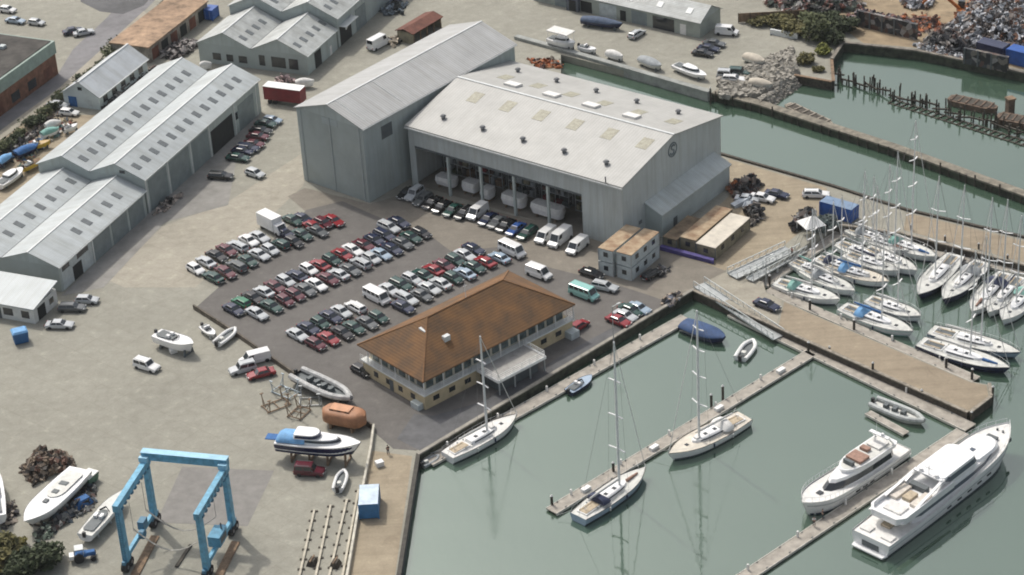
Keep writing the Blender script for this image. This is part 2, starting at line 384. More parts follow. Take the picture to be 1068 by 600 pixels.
sheet('pavement', [(-60,192),(0,147),(64,100),(154,16),(150,12),(62,92),(0,137),(-60,180)], .10, concrete_pale)
sheet('industrial_lane', [(84,-20),(172,-20),(150,6),(128,15),(104,12),(84,2)], .024, asphalt_dark)
sheet('quay_path', [(387,470),(430,476),(412,600),(404,640),(352,640),(362,600)], .018, dirt)
sheet('jetty_surface', [(812,340),(840,353),(1010,428.5),(1031,413.5),(1029,402),(1012.5,399),(845,327.5),(818,315)], .020, sand)
sheet('jetty_apron', [(726,302),(752,284),(796,294),(799,305.5),(816,314),(810,338)], .014, concrete_pale)
sheet('outer_quay_surface', [(946,222),(1066,251),(1250,302),(1250,320),(1066,273),(942,240)], .018, sand)
sheet('yard_strip', [(760,166),(862,196),(866,215),(790,280),(752,282),(700,262),(760,205)], .012, dirt)
sheet('concrete_pad', [(190,487),(286,491),(258,549),(163,545)], .014, M('grey_pad', (.22,.21,.195), .9, .08, .6, bump=.2, patch=.06))
sheet('shed_forecourt', [(64,309),(108,300),(172,232),(238,214),(246,170),(272,118),(154,223)], .020, M('forecourt_concrete', (.27,.26,.24), .9, .1, .4, patch=.12))
sheet('yard_patch', [(112,292),(170,236),(236,212),(330,150),(316,194),(204,300),(130,300)], .008, concrete_pale)
sheet('scrapyard_ground', [(840,-20),(1200,-20),(1200,100),(1068,73),(956,50),(900,45),(880,30),(850,10)], .016, tan)
sheet('storage_yard_ground', [(-40,230),(-40,160),(60,108),(66,120),(104,120),(42,190),(0,238)], .012, dirt)
# quay faces and copings
def wallrun(name, label, cat, px, w, z0, z1, mat, side=1, off=0.0, cap=None, group=None, capmat=None):
    t = thing(name, label, cat, (0,0,0), 0, group)
    mb = MB(); mc = MB()
    P = [G(x,y) for x,y in px]
    for a, b in zip(P[:-1], P[1:]):
        d = (b-a).normalized(); n = Vector((-d.y, d.x, 0))*side
        a2 = a+n*off; b2 = b+n*off
        mb.prism([(a2.x,a2.y),(b2.x,b2.y),(b2.x+n.x*w,b2.y+n.y*w),(a2.x+n.x*w,a2.y+n.y*w)], z0, z1)
        if cap:
            mc.prism([(a2.x-n.x*.08,a2.y-n.y*.08),(b2.x-n.x*.08,b2.y-n.y*.08),(b2.x+n.x*(w+.08),b2.y+n.y*(w+.08)),(a2.x+n.x*(w+.08),a2.y+n.y*(w+.08))], z1+.003, z1+cap)
    mb.build('wall', mat, t)
    if cap: mc.build('coping', capmat or greywall, t)
    return t
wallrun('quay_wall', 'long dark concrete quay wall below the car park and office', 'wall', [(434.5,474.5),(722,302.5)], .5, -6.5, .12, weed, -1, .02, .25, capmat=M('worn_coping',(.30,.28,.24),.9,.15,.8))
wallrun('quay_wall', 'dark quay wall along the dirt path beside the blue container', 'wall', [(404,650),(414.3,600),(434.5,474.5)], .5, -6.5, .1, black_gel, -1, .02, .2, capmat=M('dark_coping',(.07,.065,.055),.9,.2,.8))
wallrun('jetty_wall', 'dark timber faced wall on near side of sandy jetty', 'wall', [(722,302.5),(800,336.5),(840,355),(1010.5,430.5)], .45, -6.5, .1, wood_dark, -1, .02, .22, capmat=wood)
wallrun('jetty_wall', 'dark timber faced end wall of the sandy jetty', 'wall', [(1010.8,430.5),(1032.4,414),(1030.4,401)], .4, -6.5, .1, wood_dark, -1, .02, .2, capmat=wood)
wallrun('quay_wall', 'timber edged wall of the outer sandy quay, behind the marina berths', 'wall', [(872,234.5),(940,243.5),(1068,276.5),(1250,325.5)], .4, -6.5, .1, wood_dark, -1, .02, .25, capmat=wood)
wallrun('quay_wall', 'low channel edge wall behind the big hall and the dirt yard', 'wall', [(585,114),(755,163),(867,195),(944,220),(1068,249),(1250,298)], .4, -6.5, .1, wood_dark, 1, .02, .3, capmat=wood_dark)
wallrun('quay_wall', 'pale concrete quay wall below the upper boat yard', 'wall', [(540,39),(585,51.5),(742,97)], 1.2, -6.5, .2, greywall, -1, .02, .5)
mb = MB()
for k in range(46):
    f = (k+.5)/46; p = G(585+157*f, 52.5+45.5*f)
    mb.tube((p.x+1.0,p.y-1.0,-4.5),(p.x+1.0,p.y-1.0,-.6),.16,5)
tag(mb.build('fender_piles', wood_dark), 'row of dark fender piles against the pale upper quay wall', 'piles')
# breakwater
t = wallrun('breakwater', 'narrow weedy breakwater wall between the two channels', 'breakwater', [(742,98),(790,110),(850,129.5),(930,155.5),(1068,205.5),(1250,276)], 1.9, -6.5, -.1, weed, 1, .0, .35, capmat=M('breakwater_coping',(.21,.19,.15),.9,.25,.7))
mb = MB()
px = [(742,98),(790,110),(850,129.5),(930,155.5),(1068,205.5),(1150,237)]
for a, b in zip(px[:-1], px[1:]):
    n = max(3, int((b[0]-a[0])/9))
    for k in range(n):
        f = (k+random.random()*.6)/n; p = G(a[0]+(b[0]-a[0])*f, a[1]+(b[1]-a[1])*f)
        h = random.choice((-.2,-.2,.3,.9)); mb.tube((p.x+.3,p.y-.45,-5),(p.x+.3,p.y-.45,h),.17,6)
tag(mb.build('timber_pile', wood_dark, t), None)
# rip-rap
mb = MB(); random.seed(5)
for k in range(1500):
    f = random.random(); g = random.random()
    x = 752+ (829-752)*f + (-8+18*g)*.4; y = 100 + (66-100)*f + (g-.5)*30
    e = G(x,y)
    # keep on the shore strip
    if y > 103 - (x-752)*.05 or (x > 793 and y > 103-(x-793)*.68): continue
    s = random.uniform(.35,1.15)
    rot = Matrix.Rotation(random.random()*6,3,'Z') @ Matrix.Rotation(random.random()*2,3,'X') @ Matrix.Rotation(random.random()*2,3,'Y')
    mb.obox((e.x,e.y,random.uniform(0,.5)), s*random.uniform(.7,1.4), s, s*random.uniform(.6,1), rot)
for k in range(420):
    f = random.random(); p = G(793+36*f, 104-25*f); d = random.random()
    s = random.uniform(.4,1.1); rot = Matrix.Rotation(random.random()*6,3,'Z') @ Matrix.Rotation(random.random()*2,3,'X')
    mb.obox((p.x+d*2.2, p.y-d*1.2, -.1-d*2.4), s*1.2, s, s*.8, rot)
tag(mb.build('riprap_rocks', rock), 'bank of grey tumbled boulders sloping to the water', 'rocks', kind='stuff')
wallrun('timber_bulkhead', 'dark timber bulkhead at the head of the inlet', 'wall', [(829,79.5),(868,86.5),(866,64)], .5, -6, .3, wood_dark, -1, .0, .2, capmat=wood_mid)
wallrun('scrapyard_wall', 'weedy dark retaining wall along the scrapyard waterfront', 'wall', [(866,64),(878,46),(956,54.5),(1068,77.5),(1250,118.5)], .6, -6, .4, weed, -1, .0, .3, capmat=M('scrap_coping',(.2,.18,.15),.9,.3,.8))
wallrun('yard_boundary', 'low white kerb wall between boat yard and quay path', 'wall', [(389,447),(386,470),(372,540),(362,600),(354,640)], .35, 0, .9, M('white_wall',(.55,.52,.44),.9,.15,.8), 1, 0)
wallrun('yard_boundary', 'dark low fence wall dividing the car park from the boat yard', 'wall', [(203,322),(250,352),(310,394),(389,447)], .3, 0, .9, M('brown_wall',(.13,.11,.085),.9,.3,1.), -1, 0)

# ------------------------------------------------------------------ sheds
def gable_shed(name, label, cat, O, a, L, W, he, hr, n=1, wallmat=None, roofmat=None, ov=.35, rl=(), rlmat=None, extra=None, group=None):
    t = thing(name, label, cat, (O[0],O[1],0), a, group)
    wallmat = wallmat or clad; gw = W/n
    wm = MB(); wm.box(0,L,0,W,-.2,he)
    wall = wm.build('wall', wallmat, t)
    for k in range(n):
        for xa in (0, L-.25):
            y0 = k*gw; gm = MB(); gm.extX([(y0,he),(y0+gw,he),(y0+gw/2,hr-.02)], xa, xa+.25)
            gm.build('gable', MATS.get(wallmat.name+'_cross', wallmat), t)
    for k in range(n):
        y0 = k*gw; yl = y0-(ov if k == 0 else -.1); yr = y0+gw+(ov if k == n-1 else -.1)
        s = (hr-he)/(gw/2); th = .16
        rm = MB()
        rm.extX([(yl,he-(y0-yl)*s),(y0+gw/2,hr),(y0+gw/2,hr+th),(yl,he+th-(y0-yl)*s)], -ov, L+ov)
        rm.extX([(yr,he-(yr-y0-gw)*s),(y0+gw/2,hr),(y0+gw/2,hr+th),(yr,he+th-(yr-y0-gw)*s)], -ov, L+ov)
        roof = rm.build('roof', roofmat or roof_grey, t)
        m = MB(); m.box(-ov-.02,L+ov+.02,y0+gw/2-.18,y0+gw/2+.18,hr+th-.05,hr+th+.05); m.build('ridge_cap', flash, roof)
        for (gi, side, x, f0, f1, lx) in rl:
            if gi != k: continue
            m = MB()
            if side == 0: ya, yb = y0+gw/2*f0, y0+gw/2*f1; za, zb = he+(hr-he)*f0+th, he+(hr-he)*f1+th
            else: ya, yb = y0+gw-gw/2*f0, y0+gw-gw/2*f1; za, zb = he+(hr-he)*f0+th, he+(hr-he)*f1+th
            m.extX([(ya,za-.05),(yb,zb-.05),(yb,zb+.07),(ya,za+.07)], x-lx/2, x+lx/2)
            m.build('rooflight', rlmat or rooflight, roof)
    for k in range(1, n):
        m = MB(); m.box(-ov,L+ov,k*gw-.3,k*gw+.3,he+.05,he+.20); m.build('valley_gutter', trim_dark, t)
    m = MB(); m.box(-ov,L+ov,-ov-.16,-ov,he-.22,he-.04); m.build('gutter', flash, t)
    return t
def face_box(t, name, mat, x0, x1, z0, z1, y=0, d=.06):      # a panel on the long wall at local y (front y=0 side)
    m = MB(); m.box(x0,x1,y-d,y+.02,z0,z1); return m.build(name, mat, t)
def end_box(t, name, mat, y0, y1, z0, z1, x=0, d=.06):
    m = MB(); m.box(x-d,x+.02,y0,y1,z0,z1); return m.build(name, mat, t)

A1 = R(65.8); O1 = Vector((-68.4,390.4,0)); dA = Vector((math.cos(A1),math.sin(A1),0))
rl = [(0,0,2.2+i*3.35,.30,.60,1.25) for i in range(13)] + [(1,0,2.2+i*3.35,.30,.60,1.25) for i in range(13)]
t = gable_shed('boat_shed', 'tall rear half of the long grey twin gabled shed with rows of dark rooflights', 'shed', O1, A1, 46.3, 23.6, 7.4, 9.9, 2, rl=rl)
for i, (x0,x1) in enumerate([(1.2,8.0),(9.2,16.8),(18,24.5)]):
    face_box(t, 'roller_door', doorblue, x0, x1, 0, 6.4)
face_box(t, 'open_doorway', black_in, 25.6, 34.5, 0, 5.2)
face_box(t, 'roller_door', doorblue, 37, 43.5, 0, 5.6)
for x in (.3, 8.6, 17.4, 25.0, 35.3, 44.6): face_box(t, 'pilaster', flash, x-.12, x+.12, 0, 7.2, d=.14)
face_box(t, 'window', glass, 35.8, 36.7, 3, 4.6)
end_box(t, 'end_window', glass, 4, 5.2, 8.0, 8.6)
O2 = O1 - dA*31.0
rl = [(0,0,11+i*3.6,.30,.62,1.2) for i in range(5)] + [(1,0,6.5+i*3.6,.30,.62,1.2) for i in range(7)]
t = gable_shed('boat_shed', 'lower front half of the grey twin gabled shed, near the small white office', 'shed', O2, A1, 30.5, 23.6, 5.2, 7.3, 2, rl=rl)
for x0,x1 in [(11.8,17.4),(18.2,23.6),(24.4,29.6)]: face_box(t, 'roller_door', doorblue, x0, x1, 0, 4.4)
face_box(t, 'pale_panel', cabin_w, .6, 10.8, 0, 4.9, d=.05)
for x0,x1,z0,z1 in [(1,3.4,3.6,4.5),(6.0,9.8,3.5,4.6)]: face_box(t, 'window', glass, x0, x1, z0, z1, d=.09)
face_box(t, 'open_doorway', black_in, 4.2, 7.2, 0, 2.9, d=.09)
face_box(t, 'pilaster', flash, 11.1, 11.4, 0, 5.0, d=.14)
for y in (4, 16): end_box(t, 'side_door', cabin_w, y, y+1.2, 0, 2.2)
# small white office
c = G(37,338); a = ang((0,327),(37,338)); 
t = thing('site_office', 'small white office hut with pale sheet roof beside the blue bin', 'office', (c.x,c.y,0), A1+R(0))
m = MB(); m.box(0,7.5,0,13,0,3.0); m.build('wall', M('white_render',(.62,.63,.60),.8,.06,.8), t)
m = MB(); m.extY([(-.4,3.0),(7.9,4.3),(7.9,4.5),(-.4,3.2)], -.4, 13.4); m.build('roof', M('mono_roof',(.42,.46,.47),.5,.05,.3,ribs=.9,ribax=1,bump=.2), t)
for y0,y1 in ((1.0,2.6),(4.4,6.4),(8.2,9.0)): end_box(t, 'window', glass, y0, y1, .9, 2.3)
end_box(t, 'door', trim_dark, 6.9, 7.8, 0, 2.1)
face_box(t, 'open_doorway', black_in, 1.2, 3.6, 0, 2.5)
face_box(t, 'window', glass, 5, 6.3, 1.1, 2.2)
# white gabled warehouse beyond the shed
o = G(105,115)
t = gable_shed('warehouse', 'pale blue white gabled warehouse behind the long twin shed', 'warehouse', o, R(65.4), 19.5, 8.8, 3.1, 5.9, 1, wallmat=M('white_cladding',(.52,.58,.58),.6,.06,.4), roofmat=M('white_roof',(.50,.53,.55),.5,.06,.3,ribs=.8,ribax=0,bump=.15))
end_box(t, 'door', canvas_blue, 5.6, 7.6, 0, 2.3)
end_box(t, 'door', cabin_w, 1.8, 2.8, 0, 2.1)
end_box(t, 'gable_window', glass, 3.9, 4.9, 4.0, 4.7)
m = MB(); m.extX([(4.4+.6,5.65),(4.4+1.2,5.4),(4.4+1.2,5.7),(4.4+.6,5.95)], .5,1.1); m.build('roof_vent', darkvent, t)
for i in range(5): face_box(t, 'window', glass, 1.5+3.6*i, 3.2+3.6*i, 1.0, 2.4)
# rusty flat-roofed store
p = G(157,66); a = ang((157,66),(236,3))
t = thing('flat_roof_store', 'long low store with flat rusty tan roof beyond the white warehouse', 'store', (p.x,p.y,0), a)
m = MB(); m.box(0,26,0,9.5,0,3.6); m.build('wall', M('stained_wall',(.30,.27,.23),.9,.3,.5), t)
m = MB(); m.box(-.3,26.3,-.3,9.8,3.603,3.9); m.build('roof', rustroof, t)
for i in range(6): face_box(t, 'opening', black_in if i%2 else rustbrown, 1.2+i*4.1, 3.9+i*4.1, .2, 2.8)
# brick warehouse at far left
p = G(61,77); a = ang((0,122),(61,77))
t = thing('brick_warehouse', 'brown brick warehouse with flat dark roof and green fascia band', 'warehouse', (p.x,p.y,0), a+PI)
m = MB(); m.box(0,60,-38,0,0,4.9); m.build('wall', brick, t)
m = MB(); m.box(-.25,60.3,-38.3,.25,4.903,7.7); m.build('fascia', greenfascia, t)
m = MB(); m.box(.35,59.7,-37.7,-.35,7.703,7.85); m.build('roof', feltroof, t)
for i in range(9):
    m = MB(); m.box(2+i*6.2,5.0+i*6.2,0,.06,.9,2.9); m.build('window' if i%3 else 'loading_door', glass if i%3 else rustbrown, t)
for i in range(3):
    m = MB(); m.box(6+i*5,7.2+i*5,-9-i*3,-7.8-i*3,7.853,8.5); m.build('roof_vent', cabin_w, t)
m = MB(); m.box(-.05,.02,-16,-3,.8,3.0); m.build('window', glass, t)
# top twin sheds
O4 = G(319.5,58.7,4.5)
rl = [(0,0,1.6+i*3.0,.30,.55,1.1) for i in range(5)]+[(1,0,1.8+i*3.0,.30,.55,1.1) for i in range(4)]
t = gable_shed('workshop', 'pale grey twin gabled workshop facing the red trailer', 'workshop', O4, A1, 14.2, 26.4, 4.6, 7.6, 2, rl=rl, roofmat=roof_old)
face_box(t, 'open_doorway', black_in, 3.5, 6.5, 0, 3.6)
face_box(t, 'door', whitebox, 10.6, 11.5, 0, 2.1)
for y0,y1 in ((2.2,4.4),(5.2,8.6),(10.2,11.6)): end_box(t, 'window', glass, y0, y1, 1.0, 3.4)
for y0,y1 in ((14.6,16.6),(18,19.6),(21,23)): end_box(t, 'window', glass, y0, y1, 1.0, 2.6)
O4b = O4 + dA*14.9; O4b.z = 0
rl = [(0,0,2+i*3.0,.30,.55,1.1) for i in range(8)]+[(1,0,2+i*3.0,.30,.55,1.1) for i in range(8)]
t = gable_shed('workshop', 'taller rear twin gabled workshop at the top of the yard', 'workshop', O4b, A1, 40, 26.4, 7.0, 10.0, 2, rl=rl, roofmat=roof_old)
face_box(t, 'open_doorway', black_in, 1.0, 6.5, 0, 4.4)
m = MB(); m.bar((1.0,-1.6,4.2),(7.0,-.1,4.9),.2,.4); m.box(.8,7.0,-1.8,0,4.6,4.75); m.build('canopy', flash, t)
face_box(t, 'roller_door', doorblue, 9, 14, 0, 5)
# the tall shed
O5 = G(385.4,211.5)
t = gable_shed('tall_shed', 'tall blank grey steel shed with shallow gable roof', 'shed', O5, R(49.0), 45.2, 17.2, 15.7, 18.5, 1, roofmat=roof_tall, wallmat=clad)
face_box(t, 'louvre_window', trim_dark, 5.0, 8.0, 11.3, 14.0)
for x in (2.0,12.2): 
    m = MB(); m.extX([(17.2/2-.1,18.55),(17.2/2-7.6,18.5-7.6*.3256+.05),(17.2/2-7.6,18.5-7.6*.3256+.24),(17.2/2-.1,18.72)], x, x+.12); m.build('roof_seam', flash, t)
end_box(t, 'vent_panel', M('vent_grey',(.34,.39,.39),.5,.05,.5), 6.5, 10.5, 14.2, 15.5)
for y in (1.0,8.6,16.2): end_box(t, 'downpipe', M('pipe_grey',(.36,.4,.4),.5,.05,.5), y-.1, y+.1, 0, 15.6, d=.14)

# ------------------------------------------------------------------ main hall
OH = G(425,131,12.7); OH.z = 0; AH = R(-38.4)
HL, HW, HE, HR = 49.3, 33.1, 12.7, 15.9
t = thing('main_hall', 'large pale hall with five open bays along its front', 'boat hall', (OH.x,OH.y,0), AH)
bx = [1.4+i*7.78 for i in range(6)]; bh = 8.4
m = MB(); m.box(0,HL,0,.3,bh,HE); m.box(0,bx[0],0,.3,-.2,bh); m.box(bx[5],HL,0,.3,-.2,bh)
m.box(0,HL,HW-.3,HW,-.2,HE)
m.build('wall', clad_hall, t)
for xa in (0, HL-.3):
    m = MB(); m.extX([(.3,-.2),(HW-.3,-.2),(HW-.3,HE),(HW/2,HR-.05),(.3,HE)], xa, xa+.3); m.build('gable_wall', clad_hall_y, t)
for x in bx[1:5]:
    m = MB(); m.box(x-.22,x+.22,-.05,.45,0,bh); m.build('column', M('column_grey',(.44,.49,.47),.5,.05,.5), t)
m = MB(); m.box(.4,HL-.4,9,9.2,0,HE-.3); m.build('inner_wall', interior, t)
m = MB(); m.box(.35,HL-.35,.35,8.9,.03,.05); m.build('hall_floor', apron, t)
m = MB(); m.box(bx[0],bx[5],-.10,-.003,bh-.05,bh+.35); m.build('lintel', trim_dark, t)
s = (HR-HE)/(HW/2)
for side in (0,1):
    m = MB()
    y0, y1 = (-.4, HW/2) if side == 0 else (HW+.4, HW/2)
    m.extX([(y0,HE-.4*s),(y1,HR),(y1,HR+.2),(y0,HE-.4*s+.2)], -.4, HL+.4)
    roof = m.build('roof_slope', roof_hall, t)
    def onroof(d): # d = metres from eave
        return HE+d*s+.2, (d if side == 0 else HW-d)
    for i in range(6 if side == 0 else 6):
        x = 7.2+i*7.8 if side == 0 else 6.2+i*7.8
        d0, d1 = (10.6,13.8) if side == 0 else (8.3,11.3)
        za, ya = onroof(d0); zb, yb = onroof(d1)
        m = MB(); m.extX([(ya,za-.03),(yb,zb-.03),(yb,zb+.04),(ya,za+.04)], x-1.2, x+1.2); m.build('roof_panel', beigepatch, roof)
    for i in range(5):
        x = 5.5+i*9.4; z, y = onroof(4.2 if side == 0 else 5.0)
        m = MB(); m.tube((x,y,z-.1),(x,y,z+.55),.38,10); m.tube((x,y,z+.55),(x,y,z+.85),.62,10,.35)
        m.build('roof_vent', darkvent, roof)
    if side:
        for i in range(4):
            x = 10.5+i*9.2; z, y = onroof(13.2)
            m = MB(); m.extX([(y-1.1,z+.05),(y+1.1,z-.35),(y+1.1,z+.25),(y-1.1,z+.65)], x-1.5, x+1.5); m.build('ridge_ventilator', whitebox, roof)
m = MB(); m.box(-.45,HL+.45,HW/2-.25,HW/2+.25,HR+.18,HR+.3); m.build('ridge_cap', flash, t)
m = MB(); m.box(-.4,HL+.4,-.62,-.42,HE-.42,HE-.14); m.build('gutter', flash, t)
# round emblem on the gable: ring with a curling stroke
em = MB(); n = 28; yc, zc = HW*.50, HE+.2
for i in range(n):
    a0, a1 = 2*PI*i/n, 2*PI*(i+1)/n
    em.bar((HL+.05, yc+1.35*math.cos(a0), zc+1.35*math.sin(a0)), (HL+.05, yc+1.35*math.cos(a1), zc+1.35*math.sin(a1)), .10, .26)
pts = [(.75,.55),(.35,.85),(-.25,.8),(-.45,.4),(-.1,.05),(.35,-.2),(.5,-.55),(.15,-.9),(-.4,-.85),(-.8,-.5)]
for a0, a1 in zip(pts[:-1], pts[1:]): em.bar((HL+.05, yc+a0[0], zc+a0[1]), (HL+.05, yc+a1[0], zc+a1[1]), .10, .34)
em.build('emblem', M('emblem_grey',(.15,.18,.19),.6,.1,1.), t)
m = MB(); m.box(HL,HL+.08,5,5.9,2.6,3.3); m.build('wall_vent', darkvent, t)
m = MB(); m.tube((46,-.3,HE-.1),(46,-.3,HE+1.3),.12); m.build('flue', darkvent, t)
lt = MB(); lt.extY([(HL+.02,-.1),(HL+3.6,-.1),(HL+3.6,4.5),(HL+.02,6.1)], 7.2, 30.4)
lean = lt.build('lean_to', M('leanto_wall',(.44,.49,.47),.6,.06,.3), t)
m = MB(); m.extY([(HL+.02,6.12),(HL+3.9,4.45),(HL+3.9,4.65),(HL+.02,6.32)], 6.9, 30.7); m.build('lean_to_roof', M('leanto_roof',(.52,.56,.54),.5,.07,.3,ribs=.8,ribax=1,bump=.2), lean)
m = MB(); m.box(HL+3.6,HL+3.66,11,12.2,.0,2.2); m.build('lean_to_door', trim_dark, lean)
hall = t
def hallpt(x, y, z=0):
    return (OH.x+x*math.cos(AH)-y*math.sin(AH), OH.y+x*math.sin(AH)+y*math.cos(AH), z)

# ------------------------------------------------------------------ office with hipped roof
OO = G(441,400,5.6); AO = R(40.0); L, W = 33.8, 17.1
t = thing('office_building', 'cream two storey office with hipped terracotta roof and white balcony rails', 'office building', (OO.x,OO.y,0), AO)
office = t
def offpt(x, y, z=0): return (OO.x+x*math.cos(AO)-y*math.sin(AO), OO.y+x*math.sin(AO)+y*math.cos(AO), z)
he, hr, i0, g0 = 5.6, 10.9, 1.5, .45
m = MB(); m.box(g0,L-g0,g0,W-.6,-.1,2.74); m.build('ground_floor_wall', cream, t)
m = MB(); m.box(i0+.05,L-i0-.05,i0+.05,W-1.25,2.95,5.5); m.build('upper_wall', M('upper_render',(.50,.47,.38),.8,.08,.6), t)
rm = MB()
rm.add([(0,0,he),(L,0,he),(L,W,he),(0,W,he),(W/2,W/2,hr),(L-W/2,W/2,hr),(0,0,he+.18),(L,0,he+.18),(L,W,he+.18),(0,W,he+.18)],
       [(0,3,2,1),(0,1,7,6),(1,2,8,7),(2,3,9,8),(3,0,6,9),(6,7,5,4),(7,8,5),(8,9,4,5),(9,6,4)])
roof = rm.build('roof', tile, t)
hip = M('hip_tiles',(.19,.095,.038),.85,.15,1.)
for a, b in (((0,0,he+.2),(W/2,W/2,hr)),((L,0,he+.2),(L-W/2,W/2,hr)),((L,W,he+.2),(L-W/2,W/2,hr)),((0,W,he+.2),(W/2,W/2,hr)),((W/2,W/2,hr),(L-W/2,W/2,hr))):
    m = MB(); m.bar(a, b, .26, .10); m.build('hip_tile_line', hip, roof)
m = MB(); m.box(8.2,9.4,3.8,4.6,7.7,9.0); m.build('roof_window', flash, roof)
m = MB(); m.bar((6.6,8.2,9.75),(6.6,6.6,9.6),.5,.3); m.build('roof_vent', flash, roof)
m = MB(); m.tube((17,8.5,10.8),(17,8.5,13.6),.05); m.tube((16.6,8.5,13.2),(17.4,8.5,13.2),.04); m.build('aerial', alu, roof)
m = MB(); m.box(.15,L-.15,.15,i0+.02,2.75,2.93); m.box(.15,i0+.02,i0+.02,W-.2,2.75,2.93); m.build('balcony_slab', M('balcony_concrete',(.68,.70,.67),.7,.06,1.), t)
rl_ = MB()
def rail(pts, z):
    for (x0,y0),(x1,y1) in zip(pts[:-1], pts[1:]):
        for dz in (.35,.7,1.05): rl_.bar((x0,y0,z+dz),(x1,y1,z+dz),.05,.06)
        rl_.bar((x0,y0,z-.04),(x1,y1,z-.04),.07,.26)
        d = math.hypot(x1-x0,y1-y0); n = max(1,int(d/1.7))
        for k in range(n+1): rl_.bar((x0+(x1-x0)*k/n,y0+(y1-y0)*k/n,z),(x0+(x1-x0)*k/n,y0+(y1-y0)*k/n,z+1.08),.06,.06)
rail([(.2,W-.3),(.2,.2),(9.5,.2)], 2.93); rail([(22.5,.2),(L-.2,.2),(L-.2,2.0)], 2.93)
rl_.build('balcony_railing', white_p, t)
for k in range(16):
    x = i0+.3+k*2.05
    if x > L-2: break
    m = MB(); m.box(x,x+1.5,i0-.02,i0+.06,3.15,5.2); f = m.build('upper_window', glass_green, t)
for k in range(6):
    y = i0+.5+k*2.3
    m = MB(); m.box(i0-.02,i0+.06,y,y+1.6,3.15,5.2); m.build('upper_window', glass_green, t)
for k in range(9):
    x = 2.2+k*3.4
    m = MB(); m.box(x,x+1.3,g0-.04,g0+.05,1.0,1.9); m.build('lower_window', glass, t)
for k in range(4):
    y = 3+k*3.2
    m = MB(); m.box(g0-.04,g0+.05,y,y+1.1,.9,1.9); m.build('lower_window', glass, t)
m = MB(); m.box(g0-.05,g0+.05,8.6,9.6,0,2.1); m.build('door', trim_dark, t)
for k in range(9):
    x = .3+k*(L-.6)/8
    m = MB(); m.bar((x,.25,2.93),(x,.25,5.55),.12,.12); m.build('balcony_post', white_p, t)
for k in range(1,5):
    y = .3+k*3.6
    m = MB(); m.bar((.25,y,2.93),(.25,y,5.55),.12,.12); m.build('balcony_post', white_p, t)
# terrace
m = MB(); m.box(11.5,22.0,-5.2,.12,2.6,2.9); ter = m.build('terrace', M('terrace_deck',(.33,.32,.30),.85,.1,1.), t)
m = MB(); m.box(11.45,22.05,-5.3,-5.21,2.5,3.0); m.box(11.39,11.49,-5.2,.1,2.5,3.0); m.box(22.01,22.1,-5.2,.1,2.5,3.0); m.build('terrace_fascia', white_p, ter)
m = MB()
rl_ = MB(); rail([(11.6,.1),(11.6,-5.1),(21.9,-5.1),(21.9,.1)], 2.95); rl_.build('terrace_railing', white_p, ter)
for x in (11.8,15.2,18.6,21.8):
    m = MB(); m.bar((x,-5.0,0),(x,-5.0,2.6),.2,.2); m.build('terrace_post', steelgrey, ter)
m = MB(); m.box(12.5,21.0,-4.2,1.4,0,2.58); m.build('terrace_undercroft', trim_dark, ter)
m = MB(); 
for k in range(9): m.box(22.2+k*.32,22.2+(k+1)*.32,-1.5,-.2,2.7-k*.31,2.85-k*.31)
m.build('stair', steelgrey, t)
m = MB(); m.box(31.5,33.4,-1.2,1.4,0,1.3); m.build('porch', cabin_w, t)
m = MB(); m.box(-.6,1.3,1.0,3.0,0,1.1); m.build('planter_box', cabin_w, t)
# ------------------------------------------------------------------ cabins and containers
def cabin(name, label, O, a, L, W, z0, h, wm, rm, cat='cabin', group=None, win_end=1, win_side=2, rail_=None):
    t = thing(name, label, cat, (O[0],O[1],z0), a, group)
    m = MB(); m.box(0,L,0,W,0,h-.12); m.build('wall', wm, t)
    m = MB(); m.frus((-.06,L+.06,-.06,W+.06,h-.117),(-.06,L+.06,-.06,W+.06,h)); m.build('roof', rm, t)
    m = MB()
    for x in (0,L):
        for y in (0,W): m.box(x-.07,x+.07,y-.07,y+.07,0,h-.13)
    m.build('corner_post', trim_dark if wm is cabin_brown else steelgrey, t)
    for k in range(win_side):
        x = L*(k+.7)/(win_side+.4); m = MB(); m.box(x-.5,x+.5,-.05,.01,1.0,1.9); m.build('window', glass, t)
    for k in range(win_end):
        m = MB(); m.box(-.05,.01,W*.5-.45,W*.5+.45,1.0,1.9); m.build('window', glass, t)
    return t
pc = G(659,293.5); AC = R(54.5); dx = Vector((math.cos(AC),math.sin(AC),0)); dy = Vector((-dx.y,dx.x,0))
cg = 'pale portable cabins stacked two high'
for col in (0,1):
    for lev in (0,1):
        o = pc + dy*(col*3.6) + dx*(.0 if col == 0 else -.3)
        cabin('portable_cabin', '%s pale grey portable cabin of the two high stack, %s column' % ('upper rust roofed' if lev else 'lower', 'hall side' if col else 'quay side'),
              o, AC, 9.6, 3.0, lev*2.75, 2.55, cabin_w, cabin_roof if lev else cabin_w, group=cg, win_side=3)
p = G(746,258.7,2.6); p.z = 0
cabin('portable_cabin', 'low dingy cabin with pale whitish roof beside the gangway', p, AC, 12.8, 3.9, .1, 2.5, cabin_brown, cabin_roof_w, win_side=3)
p2 = p + dy*4.4 + dx*.6
cabin('portable_cabin', 'low dingy cabin with stained tan roof, next to the pale roofed one', p2, AC, 13.4, 3.2, .1, 2.6, cabin_brown, cabin_roof, win_side=2)
p3 = p + dy*7.9 + dx*(-.2)
cabin('portable_cabin', 'low brown cabin nearest the hall lean-to', p3, AC, 9, 2.8, .1, 2.2, cabin_brown, M('brown_cabin_roof',(.19,.14,.09),.9,.3,.5), win_side=1)
m = MB(); q = p - dx*.5; 
